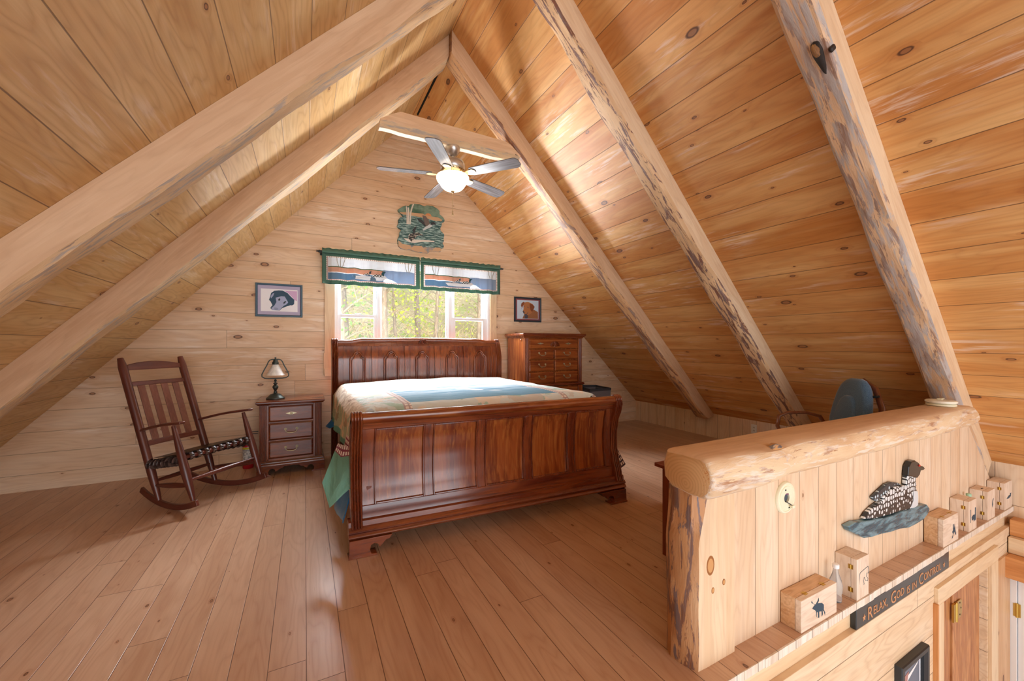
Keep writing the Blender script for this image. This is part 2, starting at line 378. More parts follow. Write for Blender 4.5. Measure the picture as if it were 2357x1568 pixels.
# side wall below on the right, with header logs and a white door
c = M((0,1,0), (0,0,1)); c.box(4.95, XK+.1, YF, .975, -.21, -.085)
struct(c.build('trim_7', m_trimd, smooth=0, bevel=.004))
c = M((0,1,0), (0,0,1)); c.box(4.90, XK+.1, YF, .972, -.335, -.212)
struct(c.build('trim_8', m_trim, smooth=0, bevel=.004))
c = M((0,1,0), (0,0,1)); c.box(4.80, XK+.1, YF, .972, -.50, -.337)
struct(c.build('trim_9', m_trimd, smooth=0, bevel=.004))
c = M((0,0,1), (0,1,0)); c.box(4.93, XK+.1, YF, -.35, -2.56, -.50)
struct(c.build('wall_side_lower', m_lower, smooth=0))
d = thing('door_2', '', '', (4.925, .945, -2.55)); del d['label']; del d['category']; d['kind'] = 'structure'
s_ = M(); s_.box(.0, .13, -.012, .030, 0, 2.04); s_.build('jamb', m_white, d, bevel=.002)
s_ = M(); s_.box(.010, .06, -1.2, -.015, 0, 2.04); s_.build('panel', m_white, d, bevel=.003)
s_ = M(); s_.tube([(.001,-.012,1.72),(.001,-.012,1.83)], .008, 8); s_.box(-.002,.02,-.03,.006,1.725,1.825); s_.build('hinge', m_gold, d)

# ---------------- window ----------------
wt = M((0,0,1), (1,0,0)); wt.box(.201, .308, YB-.018, YB, 1.20, 2.42); wt.box(.190,.308,YB-.018,YB,.95,1.20); wt.box(2.307, 2.402, YB-.018, YB, .95, 2.42)
wt.frame((1,0,0), (0,0,1)); wt.box(.201, 2.402, YB-.02, YB, 2.32, 2.43); wt.box(.201, 2.402, YB-.03, YB, .93, 1.02)
struct(wt.build('trim_10', m_trim, smooth=0, bevel=.002))
W = thing('window_1', '', '', (1.30, YB, 1.02)); del W['label']; del W['category']; W['kind'] = 'structure'
def wb(name, boxes, mat, par, bev=.003):
    s_ = M(); [s_.box(a-1.30, b-1.30, y0, y1, c-1.02, d_-1.02) for a, b, y0, y1, c, d_ in boxes]
    return s_.build(name, mat, par, bevel=bev)
wf = wb('window_frame', [(.308,.345,.01,.12,1.02,2.32),(2.27,2.307,.01,.12,1.02,2.32),(.345,2.27,.01,.12,1.02,1.05),(.345,2.27,.01,.12,2.29,2.32),
    (.79,.828,.01,.12,1.05,2.29),(1.70,1.745,.01,.12,1.05,2.29)], m_white, W)
glass = NT('window glass'); t = glass
tr = t.t.nodes.new('ShaderNodeBsdfTransparent'); gl = t.t.nodes.new('ShaderNodeBsdfGlossy'); gl.inputs['Roughness'].default_value = .02
mx_ = t.t.nodes.new('ShaderNodeMixShader'); mx_.inputs[0].default_value = .02
t.t.links.new(tr.outputs[0], mx_.inputs[1]); t.t.links.new(gl.outputs[0], mx_.inputs[2]); t.t.links.new(mx_.outputs[0], t.out.inputs[0]); m_glass = glass.mat
def sash(name, x0, x1, z0, z1, y0, wdt=.04, wt_=.035):
    s_ = wb(name, [(x0,x0+wdt,y0,y0+.035,z0,z1),(x1-wdt,x1,y0,y0+.035,z0,z1),(x0+wdt,x1-wdt,y0,y0+.035,z0,z0+wt_),(x0+wdt,x1-wdt,y0,y0+.035,z1-wt_,z1)], m_white, W)
    wb('pane', [(x0+wdt,x1-wdt,y0+.016,y0+.019,z0+wt_,z1-wt_)], m_glass, s_, 0)
    return s_
for x0, x1 in ((.345, .79), (1.745, 2.27)):
    wd = .018 if x0 < 1 else .055
    s1 = sash('sash', x0+.0, x1-.0, 1.05, 1.66, .03, .035 if x0 < 1 else .062)
    sash('sash', x0+.0, x1-.0, 1.625, 2.29, .068, .035 if x0 < 1 else .062)
    xm = (x0+x1)/2
    wb('lock', [(xm-.035, xm+.035, .022, .035, 1.66, 1.675)], m_white, W)
sash('sash', .828, 1.70, 1.05, 2.29, .04, .022, .03)

# ================= RAFTERS =================
def rafter(name, p0, p1, ndown, wid, dep, mside, mbark, seed, label, wane=.3, wob=.010, endround=False, back=Vector((0,1,0))):
    """p0->p1 front edge on the ceiling; ndown unit vector off the ceiling"""
    p0, p1 = Vector(p0), Vector(p1); L_ = (p1-p0).length; d = (p1-p0).normalized()
    m = M(d, back); secs = []; n = max(8, int(L_/.06))
    for i in range(n+1):
        s = L_*i/n; q = p0+d*s
        def nz(k, f=1.6): return noise.noise(Vector((s*f, k*7.7+seed*3.1, seed)))
        fb = dep*(1-wane*(.55+.8*nz(1))) ; bb = dep*(1-wane*(.5+.8*nz(2)))
        taper = 1.0
        if endround and s > L_-.16:
            e_ = 1-((s-(L_-.16))/.16)**2; taper = max(.15, math.sqrt(max(e_, 0)))
        b1 = (wid*(.12+.04*nz(3, 3)), (fb+dep)/2+.006+wob*nz(4, 4)); b2 = (wid*.36, dep+wob*nz(5, 3)); b3 = (wid*.64, dep+wob*nz(6, 3)); b4 = (wid*(.88+.04*nz(7, 3)), (bb+dep)/2+.006+wob*nz(8, 4))
        pts = [(0, .001), (0, fb*.5), (0+.002*nz(9, 5), fb), b1, b2, b3, b4, (wid, bb), (wid, .001)]
        ring = [q+back*a+ndown*(b*(taper if b > .002 else 1)) for a, b in pts]
        for r_ in ring: r_.x = min(r_.x, XR-.002) if ndown.x > 0 else max(r_.x, XR+.002)
        secs.append(ring)
    m.loft(secs, 0, matf=[0,0,1,1,1,1,1,0,0], capmat=0)
    o = m.build(name, [mside, mbark], smooth=28, bevel=0)
    return tag(o, label, 'rafter', 'sloping log rafters under the loft ceiling')
dnR = Vector((-SRr, 0, -1)).normalized(); dnL = Vector((SL, 0, -1)).normalized()
def PR_(x, y): return (x, y, zr(x))
def PL_(x, y): return (x, y, zl(x))
rafter('rafter', PL_(XL, 3.62), PL_(1.24, 3.47), dnL, .17, .165, m_beam, m_barkL, 1, 'left-hand log rafter whose top meets its twin just above the ceiling fan', wane=.2)
rafter('rafter', PR_(1.05, 3.40), PR_(XK+.02, 3.63), dnR, .165, .165, m_beam, m_barkA, 2, 'far right-hand log rafter running from above the fan down to the knee wall', endround=True)
rafter('rafter', PL_(XL, 2.385), PL_(1.24, 2.37), dnL, .15, .17, m_beam, m_barkL, 3, 'nearest left-hand log rafter, a long drying crack along its sawn face, crossing the upper left', wane=.2)
rafter('rafter', PR_(1.05, 2.20), PR_(XK+.02, 2.37), dnR, .17, .165, m_beam2, m_barkB, 4, 'middle right-hand log rafter with dark brown bark streaks, left of the grey-barked one', endround=True)
rc = rafter('rafter', PR_(1.05, .975), PR_(XK, 1.09), dnR, .165, .165, m_beam2, m_barkC, 5, 'nearest right-hand log rafter with mottled grey bark and a big black knot, at the railing', wane=.35, wob=.014)
# knot on the nearest rafter (part)
def on_under(x, dy, y0=.975, y1=1.09, dep=.165, ex=.004):
    f_ = (x-1.16)/(XK-1.16); p_ = Vector((x, y0+(y1-y0)*f_+dy, zr(x))); return p_+dnR*(dep+ex)
dR = Vector((1, 0, -SRr)).normalized()
kc = on_under(2.42, .06)
m_kn = bark('knot', '#b5874f', '#8a5f34', '#2a1a12', '#5b5148', .6, .4, 3.)
s_ = M(dR, (0,1,0))
for kx, ky, rx, ry, hh, mt, tail in ((.0, .0, .062, .026, .0, 1, 2.1), (-.012, .002, .040, .017, .010, 0, 1.0), (.02, -.052, .014, .010, .0, 1, 1.2)):
    secs = []
    for r_, h in ((1.0, -.03), (.9, 0.001), (.55, .006), (.05, .008)):
        ring = []
        for i in range(22):
            a = 2*math.pi*i/22; ca = math.cos(a); q_ = r_*(1+.22*noise.noise(Vector((ca*2+kx*40, math.sin(a)*2, mt*5.))))
            ring.append(kc+dR*(kx+ca*rx*q_*(tail if ca > 0 else 1))+Vector((0, 1, 0))*(ky+math.sin(a)*ry*q_*(1-.45*max(0, ca)*(tail > 1.5)))+dnR*(h+hh))
        secs.append(ring)
    s_.loft(secs, mt)
kk = s_.build('knot', [m_kn, plain('black knot pitch', '#2b2420', .6)], rc)
# drying crack along the face of the nearest left rafter
s_ = M((1,0,0), (0,0,1)); secs = []; dl = Vector((1, 0, SL)).normalized()
for i in range(31):
    f_ = i/30; x = -.55+1.45*f_; c_ = Vector((x, 2.3795-(x+.5)*.0035, zl(x)))+dnL*(.070+.010*noise.noise(Vector((x*5, 1, 1)))-.03*f_); h_ = .0022*math.sin(f_*math.pi)+.0004
    secs.append([c_+Vector((0, .004, 0))+dnL*h_, c_+Vector((0, -.002, 0))+dnL*h_, c_+Vector((0, -.002, 0))-dnL*h_, c_+Vector((0, .004, 0))-dnL*h_])
s_.loft(secs); s_.build('drying_crack', plain('crack', '#5a4130', .9), bpy.data.objects['rafter.002'])
# collar beam
cb = M((1,0,0), (0,0,1)); secs = []
for i in range(25):
    s = i/24; x = .55+1.33*s
    zt = 3.262-.006*s; th = .155+.012*noise.noise(Vector((s*5, 3, 1)))
    if s < .12: top = zt-.135*(1-s/.12)**1.0*.75
    elif s > .90: top = zt-.10*((s-.90)/.10)
    else: top = zt
    bot = zt-th-.01*noise.noise(Vector((s*8, 9, 2)))
    y0 = 3.40+.03*s
    secs.append([(x, y0, top), (x, y0, (top+bot)/2+.01), (x, y0+.006, bot+.05), (x, y0+.045, bot), (x, y0+.11, bot+.004), (x, y0+.15, bot+.04), (x, y0+.15, top)])
cb.loft(secs, 0, matf=[0,0,1,1,1,0,0])
tag(cb.build('collar_beam', [m_beam, m_barkL], smooth=28), 'short pine collar beam tying the two rafters together above the ceiling fan', 'beam')

# ================= RAILING: cap log and end post =================
cp = M((1,0,0), (0,1,0)); secs = []
xs = [1.362, 1.368, 1.385, 1.42]+[1.42+i*(4.205-1.42)/44 for i in range(1, 45)]
for i, x in enumerate(xs):
    def nz(k, f=2.2): return noise.noise(Vector((x*f, k*5.3, 2.2)))
    e_ = {0: .86, 1: .93, 2: .98}.get(i, 1.0)
    fr = .022*nz(1)+.012*nz(2, 6)
    fold = .02*math.exp(-((x-1.80)/.12)**2)
    lo = .012*nz(3, 3)+ (.0 if x > 1.9 else -.012)
    bk = 1.205+.012*nz(7, 1.2)
    pts = [(bk, .855), (1.12, .862), (1.018+fr*.8-fold*.4, .861), (.992+fr-fold, .850), (.972+fr-fold, .815), (.966+fr*1.3-fold, .775), (.982+fr, .735+lo), (1.015+fr*.6, .710+lo), (1.08, .700+lo*.5), (bk-.03, .702), (bk+.012, .735), (bk+.018, .80)]
    cy, cz = 1.09, .78
    secs.append([(x, cy+(y-cy)*e_, cz+(z-cz)*e_) for y, z in pts])
cp.loft(secs, 0, matf=[0,0,0,1,1,1,1,1,1,0,0,0], capmat=2)
t = NT('sawn end grain'); u, v, n_ = t.gr()
dd = t.m('SQRT', t.m('ADD', t.m('POWER', t.m('SUBTRACT', v, 1.10), 2.), t.m('POWER', t.m('SUBTRACT', n_, .74), 2.)))
dd = t.m('ADD', dd, t.m('MULTIPLY', t.noise(t.vec(u, v, n_), 9., 2.), .03))
rgs = t.m('POWER', t.m('PINGPONG', t.m('MULTIPLY', dd, 150.), 1.), 2.)
col = t.mix(t.m('MULTIPLY', rgs, .35), srgb('#e6bf8d'), srgb('#bd8b58'))
sp = t.noise(t.vec(u, v, n_), 170., 2.); spm = t.m('MULTIPLY', t.m('MULTIPLY', t.rng(v, .96, .995), t.rng(v, 1.005, 1.035, 1., 0.)), t.rng(sp, .58, .66))
col = t.mix(spm, col, srgb('#c9772b'))
m_end = t.fin(col, .5)
cap = cp.build('railing_cap_log', [m_beam, m_barkcap, m_end], smooth=40)
tag(cap, 'thick half-log rail with a flat sawn top, lying along the board railing', 'railing')
s_ = M((1,0,0), (0,1,0))
secs = []
for r_, h in ((1., -.01), (.8, .004), (.4, .007), (.05, .008)):
    secs.append([(1.80+math.cos(a)*.05*r_, .985-h+.03*math.sin(a)*r_*.6, .845+math.sin(a)*.03*r_+h*.3) for a in [2*math.pi*i/16 for i in range(16)]])
s_.loft(secs, 0); s_.build('knot', bark('cap knot', '#d9a56c', '#b57c45', '#5a4a4a', '#8f8a88', .7, .3, 3.), cap)
# post
ps = M((0,0,1), (1,0,0)); secs = []
for i in range(27):
    z = .705*i/26
    def nz(k, f=5): return noise.noise(Vector((z*f, k*4.1, 7.7)))
    bul = .035*math.exp(-((z-.48)/.10)**2)  # branch swelling
    nar = .055*max(0, (z-.50)/.2)
    xl = 1.385+.008*nz(1)+nar+bul*.1; xo = 1.352+.010*nz(2)+nar*.35-bul*.15
    secs.append([(1.612, 1.058, z), (xl+.05, 1.056, z), (xl, 1.058, z), (xo+.012, 1.085+.004*nz(3, 9), z), (xo, 1.125, z), (xo+.006*nz(4, 9), 1.165, z), (xo+.02, 1.205, z), (xo+.06, 1.235, z), (1.612, 1.235, z)])
ps.loft(secs, 0, matf=[0,0,1,1,1,1,1,0,0])
pst = ps.build('newel_post', [m_beam2, m_barkP], smooth=30)
tag(pst, 'upright half-log end post with bark on its left edge, carrying the rail', 'post')
def knotdisc(par, c, rx, rz, yy, mat1, mat2):
    s_ = M((1,0,0), (0,0,1))
    for k_, mt in ((1., 1), (.72, 0)):
        s_.prism([(c[0]+math.cos(a)*rx*k_, c[1]+math.sin(a)*rz*k_) for a in [2*math.pi*i/20 for i in range(20)]], lambda a, b, t_: (a, t_, b), yy-.0015*(2-k_), yy+.004, mt)
    s_.build('knot', [mat1, mat2], par)
mk1 = plain('knot face', '#cf9a62', .5); mk2 = plain('knot ring', '#9c6230', .5)
knotdisc(pst, (1.455, .405), .024, .040, 1.0575, mk1, mk2); knotdisc(pst, (1.47, .30), .009, .013, 1.0575, mk1, mk2); knotdisc(pst, (1.54, .315), .009, .013, 1.0575, mk1, mk2)

# ================= SLEIGH BED =================
bed = thing('sleigh_bed', 'large dark cherry sleigh bed with panelled headboard and footboard, under the window', 'bed', (1.30, 3.75, 0))
def OB(x, y, z=0): return (x-1.30, y-3.75, z)
FY = lambda x: 2.60-(x-.244)*.045      # footboard front line, slightly skewed
def prof(z):   # sleigh curve, inward offset (+y)
    pts = [(.0,.0),(.16,.0),(.24,.022),(.34,.055),(.45,.078),(.55,.080),(.66,.060),(.76,.022),(.82,.0),(.90,-.006),(1.5,-.006)]
    for (a, b), (c, d) in zip(pts, pts[1:]):
        if a <= z <= c:
            f_ = (z-a)/(c-a); f_ = f_*f_*(3-2*f_); return b+(d-b)*f_
    return 0
class Slab:
    """curved board between x0..x1, z0..z1 following a y-profile"""
    def __init__(s, yf, pf): s.yf = yf; s.pf = pf
    def add(s, m, x0, x1, z0, z1, t0, t1, mat=0, n=14, nx=1, ztop=None):
        secs = []
        for i in range(n+1):
            f_ = i/n
            ring = []
            zz = z0+(z1-z0)*f_
            for x, t in ((x0, t0), (x1, t0), (x1, t1), (x0, t1)):
                z_ = zz if ztop is None else z0+((ztop(x))-z0)*f_
                ring.append(OB(x, s.yf(x)+s.pf(z_)+t, z_))
            secs.append(ring)
        m.loft(secs, mat)
fb = Slab(FY, lambda z: prof(z)*.5+.004)
foot = M((1,0,0), (0,0,1))
X0, X1 = .318, 2.275
fb.add(foot, X0, X1, .20, .285, .03, .075); fb.add(foot, X0, X1, .765, .815, .03, .075)
pan = [(.392, .712), (.770, 1.088), (1.146, 1.464), (1.524, 1.848), (1.908, 2.215)]
foot.frame((0,0,1), (1,0,0))
edges = [X0]+[v for p_ in pan for v in p_]+[X1]
for i in range(0, len(edges), 2): fb.add(foot, edges[i], edges[i+1], .285, .765, .03, .075)
footo = foot.build('footboard', m_cherry, bed, bevel=.003)
for a, b in pan:
    s_ = M((0,0,1), (1,0,0), ); s_.off = Vector((a*3.1, a*7.3, 0)); fb.add(s_, a, b, .285, .765, .045, .065); s_.build('panel', m_cherryp, footo)
    s_ = M((0,0,1), (1,0,0))
    for x0, x1, z0, z1 in ((a, a+.010, .285, .765), (b-.010, b, .285, .765), (a+.01, b-.01, .285, .295), (a+.01, b-.01, .755, .765)): fb.add(s_, x0, x1, z0, z1, .026, .05, n=14 if z1-z0 > .1 else 1)
    s_.build('panel_moulding', m_cherry, footo, bevel=.002)
# top roll
s_ = M((1,0,0), (0,0,1)); s_.loft([[OB(x, FY(x)+.048+math.cos(a)*.040, .835+math.sin(a)*.036) for a in [2*math.pi*i/20 for i in range(20)]] for x in [X0+(X1-X0)*i/8 for i in range(9)]])
s_.build('top_roll', m_cherryp, footo)
# reeded posts
def reeded(par, xa, xb, yf, pf, z0, z1, y1, scroll=True, n=26):
    s_ = M((0,0,1), (1,0,0)); k_ = 4; wd = (xb-xa)/k_; secs = []
    for i in range(n+1):
        z = z0+(z1-z0)*i/n; yy = yf((xa+xb)/2)+pf(z); ring = []
        e = 0.
        if i >= n-1: e = .006*(i-n+2)
        for j in range(k_):
            for a in (0, .17, .34, .5, .66, .83):
                ring.append(OB(xa+wd*(j+a), yy-math.sin(math.pi*a)*.016+e, z))
        ring.append(OB(xb, yy+e, z)); ring += [OB(xb, yy+y1-e, z), OB(xa, yy+y1-e, z)]
        secs.append(ring)
    s_.loft(secs)
    return s_.build('post', m_cherry, par, smooth=50)
def scroll_cap(par, xa, xb, y, z, r):
    s_ = M((1,0,0), (0,0,1)); k_ = 4; wd = (xb-xa)/k_
    for j in range(k_):
        s_.loft([[OB(xa+wd*(j+f_), y+math.cos(a)*(r*q), z+math.sin(a)*(r*q)) for a in [2*math.pi*i/16 for i in range(16)]] for f_, q in ((0,.80),(.2,.95),(.5,1.),(.8,.95),(1,.80))])
    s_.build('post_scroll', m_cherry, par, smooth=50)
for xa, xb in ((.250, .318), (2.275, 2.345)):
    reeded(footo, xa, xb, FY, prof, .17, .83, .085)
    scroll_cap(footo, xa, xb, FY(xa)+.045, .838, .045)
# base mouldings
s_ = M((1,0,0), (0,0,1))
def mould(m, x0, x1, yf, prof_, back=.09):
    secs = []
    for x in (x0, x1): secs.append([OB(x, yf(x)+a, b) for a, b in prof_]+[OB(x, yf(x)+back, prof_[-1][1]), OB(x, yf(x)+back, prof_[0][1])])
    m.loft(secs)
mould(s_, .236, 2.362, FY, [(.0,.105),(-.012,.112),(-.018,.122),(-.012,.135),(.0,.140),(-.008,.146),(-.012,.156),(-.004,.168),(.012,.176),(.016,.205),(.03,.21)])
s_.build('base_moulding', m_cherry, footo, smooth=50)
# ogee bracket feet
def bracket(par, xa, sgn, yf, depth=.07, y0=-.012):
    out = [(0,.105),(0,.0),(.0,.0),(.155,.0),(.155,.012),(.125,.016),(.118,.035),(.125,.058),(.145,.066),(.165,.058),(.175,.040),(.192,.052),(.215,.075),(.235,.078),(.250,.105)]
    s_ = M((1,0,0), (0,0,1)); n_ = len(out)
    def prof3(z): return -.012*math.exp(-((z-.02)/.02)**2)-.004+.006*math.sin(z/.105*math.pi)
    # two skins following an ogee
    poly = [(xa+sgn*a, b) for a, b in out]
    s_.prism(poly, lambda a, b, t_: OB(a, yf(a)+y0+prof3(b)*1.6+t_, b), 0, depth)
    s_.prism([(xa-sgn*.006, 0), (xa+sgn*.158, 0), (xa+sgn*.158, .012), (xa-sgn*.006, .012)], lambda a, b, t_: OB(a, yf(a)+y0-.018+t_, b), 0, depth+.01)
    s_.build('foot', m_cherry, par, bevel=.002)
bracket(footo, .238, 1, FY); bracket(footo, 2.36, -1, FY)
# headboard
HY = lambda x: 4.845
def hprof(z):
    pts = [(0,.06),(.3,.06),(.6,.03),(.9,.0),(1.12,.0),(1.26,.03),(1.34,.06),(1.5,.10)]
    for (a, b), (c, d) in zip(pts, pts[1:]):
        if a <= z <= c:
            f_ = (z-a)/(c-a); f_ = f_*f_*(3-2*f_); return b+(d-b)*f_
    return 0
hb = Slab(HY, hprof); HX0, HX1 = .330, 2.290
def htop(x):
    u = (x-HX0)/(HX1-HX0); c_ = abs(u-.5)*2
    return 1.352+.032*(1-c_**2)+.010*math.exp(-((c_-.72)/.08)**2)-.008*math.exp(-((c_-.87)/.06)**2)
head = M((1,0,0), (0,0,1)); n_ = 30
for i in range(n_):
    a = HX0+(HX1-HX0)*i/n_; b = HX0+(HX1-HX0)*(i+1)/n_
    hb.add(head, a, b, 1.278, 1.36, .0, .06, n=4, ztop=htop)
hb.add(head, HX0, HX1, .30, .83, .01, .05, n=4)
hpan = [(.382, .690), (.757, 1.069), (1.131, 1.439), (1.517, 1.825), (1.897, 2.213)]
head.frame((0,0,1), (1,0,0)); edges = [HX0]+[v for p_ in hpan for v in p_]+[HX1]
for i in range(0, len(edges), 2): hb.add(head, edges[i], edges[i+1], .83, 1.278, .0, .05)
heado = head.build('headboard', m_cherry, bed, bevel=.002)
for a, b in hpan:
    s_ = M((0,0,1), (1,0,0)); s_.off = Vector((a*3.1, a*7.3, 0)); hb.add(s_, a, b, .83, 1.278, .02, .04); s_.build('panel', m_cherry, heado)
    # raised arched moulding
    s_ = M((0,0,1), (1,0,0)); xl, xr_ = a+.075, b-.075; w_ = xr_-xl; xm = (xl+xr_)/2
    pth = [(xl,.84),(xl,1.135),(xl+.012,1.155),(xl+.03,1.158),(xl+.035,1.175),(xl+.052,1.205),(xm,1.216),(xr_-.052,1.205),(xr_-.035,1.175),(xr_-.03,1.158),(xr_-.012,1.155),(xr_,1.135),(xr_,.84)]
    for off, rr in ((0, .010), (.019, .007)):
        pp = []
        for x, z in pth:
            k_ = off/(w_/2); xx = xm+(x-xm)*(1-k_); z2 = z-off if z > .9 else z
            pp.append(OB(xx, HY(0)+hprof(z2)+.012, z2))
        s_.tube(pp, rr, 8)
    s_.build('arched_moulding', m_cherry, heado, smooth=60)
# posts + top roll + carved shell
for xa, xb in ((.262, .330), (2.290, 2.352)):
    reeded(heado, xa, xb, lambda x: HY(x)-.02, hprof, .0, 1.335, .10)
    scroll_cap(heado, xa, xb, HY(0)+.085, 1.335, .035)
s_ = M((1,0,0), (0,0,1)); secs = []
for i in range(41):
    x = HX0+(HX1-HX0)*i/40; zt = htop(x)
    secs.append([OB(x, HY(0)+.072+math.cos(a)*.032, zt-.026+math.sin(a)*.026) for a in [2*math.pi*i_/14 for i_ in range(14)]])
s_.loft(secs); s_.build('top_roll', m_cherry, heado, smooth=60)
def shell(par, base, r, n=11, ydir=-1, mat=None, sq=.62, loc=False):
    s_ = M(); bx, by, bz = base
    for i in range(n):
        a = math.pi*(i+.5)/n
        ca, sa = math.cos(a), math.sin(a); L2 = r*(.86+.14*sa)
        pts = [(bx+ca*L2*f_, by-.002, bz+sa*L2*f_*sq*1.3) for f_ in (.12, .4, .7, .95, 1.0)]
        s_.tube(pts, [.15*r*.35, .15*r*.6, .15*r*.9, .15*r*.95, .15*r*.5], 8, flat=(1., .6))
    s_.sphere((bx, by, bz), r*.16, 0, 10, 6)
    return s_.build('shell_carving', mat or m_cherry, par, smooth=60)
shell(heado, OB(1.30, HY(0)+.045, 1.315), .062)
# rails, slats
s_ = M((0,1,0), (0,0,1)); s_.box(*[c for c in (.345-1.3, .378-1.3, 2.66-3.75, 4.85-3.75, .16, .40)]); s_.box(.352-1.3,.370-1.3, 2.66-3.75,4.85-3.75,.13,.16); s_.build('side_rail', m_cherry, bed, bevel=.004)
s_ = M((0,1,0), (0,0,1)); s_.box(2.225-1.3, 2.258-1.3, 2.60-3.75, 4.85-3.75, .16, .40); s_.build('side_rail', m_cherry, bed, bevel=.004)
s_ = M(); s_.box(.385-1.3, 2.215-1.3, 2.78-3.75, 4.82-3.75, .22, .52); s_.box(.385-1.3, 2.215-1.3, 2.78-3.75, 4.82-3.75, .525, .83)
s_.build('mattress', plain('mattress', '#e9e6e0', .9), bed, bevel=.04, bseg=4)

# ---------------- quilt ----------------
t = NT('quilt'); u, v, n_ = t.gr()      # u: across from the middle (m), v: along from foot (m)
P2 = t.vec(u, v, 0.)
wob = t.m('MULTIPLY', t.m('SUBTRACT', t.noise(P2, 3., 3.), .5), .22)
wo2 = t.m('MULTIPLY', t.m('SUBTRACT', t.noise(P2, 9., 3.), .5), .06)
vv = t.m('ADD', v, wob); au = t.m('ABSOLUTE', u)
# centre picture |u|<.64, .25<v<1.62 : lake below, mist and sky above
lake = t.mix(t.rng(vv, .2, 1.15), srgb('#6ea3c4'), srgb('#d8e8f0')); lake = t.mix(t.rng(t.noise(t.vec(t.m('MULTIPLY', u, 2.), t.m('MULTIPLY', v, 14.), 0.), 1., 3.), .47, .62), lake, srgb('#5f97b9'))
n3 = t.noise(P2, 2.6, 3.); lake = t.mix(t.m('MULTIPLY', t.rng(n3, .54, .565), t.rng(v, .35, .5)), lake, srgb('#e8eef2'))
sky = t.mix(t.rng(t.noise(P2, 5., 4.), .5, .6), srgb('#f1f4f2'), srgb('#dfe9e2'))
sky = t.mix(t.m('MULTIPLY', t.rng(t.noise(t.vec(u, v, 4.), 7., 4., .7), .53, .58), t.rng(vv, 1.28, 1.12)), sky, srgb('#9fc0bb'))
ctr = t.mix(t.rng(vv, .98, 1.02), lake, sky)
# border scenes
bn = t.noise(t.vec(u, v, 9.), 3.2, 3.); bn2 = t.noise(t.vec(u, v, 3.), 5., 4.)
bor = t.mix(t.rng(bn, .46, .50), srgb('#ece6dc'), srgb('#dbe8ea'))
bor = t.mix(t.rng(bn2, .56, .58), bor, srgb('#b3d2c8')); bor = t.mix(t.rng(t.noise(t.vec(u, v, 7.), 4.4, 4.), .58, .60), bor, srgb('#d2d2ce'))
side = t.mix(t.rng(t.m('ADD', au, wo2), 1.05, 1.07), t.mix(t.rng(bn, .45, .5), srgb('#e9dccb'), srgb('#e2d3c2')), t.mix(t.rng(bn2, .52, .54), srgb('#a9b398'), srgb('#dcc0a2')))
side = t.mix(t.m('MULTIPLY', t.rng(t.noise(t.vec(t.m('MULTIPLY', u, 9.), t.m('MULTIPLY', v, 3.), 0.), 1., 3.), .60, .63), .5), side, srgb('#8a5b41'))
side = t.mix(t.rng(t.m('ADD', au, wo2), 1.27, 1.28), side, srgb('#5d9484'))
bor = t.mix(t.rng(au, .93, .96), bor, side)
inc = t.m('MULTIPLY', t.m('LESS_THAN', au, .64), t.m('MULTIPLY', t.m('GREATER_THAN', v, .10), t.m('LESS_THAN', v, 1.62)))
col = t.mix(inc, bor, ctr)
# plaid sashing strips
def strip(x, c, hw): return t.m('LESS_THAN', t.m('ABSOLUTE', t.m('SUBTRACT', x, c)), hw)
st = t.m('MAXIMUM', t.m('MULTIPLY', strip(au, .66, .028), t.m('LESS_THAN', v, 1.67)), t.m('MULTIPLY', strip(v, 1.65, .028), t.m('LESS_THAN', au, .95)))
pl = t.m('MAXIMUM', t.m('GREATER_THAN', t.m('PINGPONG', t.m('MULTIPLY', u, 60.), 1.), .62), t.m('GREATER_THAN', t.m('PINGPONG', t.m('MULTIPLY', v, 60.), 1.), .62))
plaid = t.mix(t.m('MULTIPLY', pl, .55), srgb('#efe6e2'), srgb('#7a5566'))
col = t.mix(st, col, plaid)
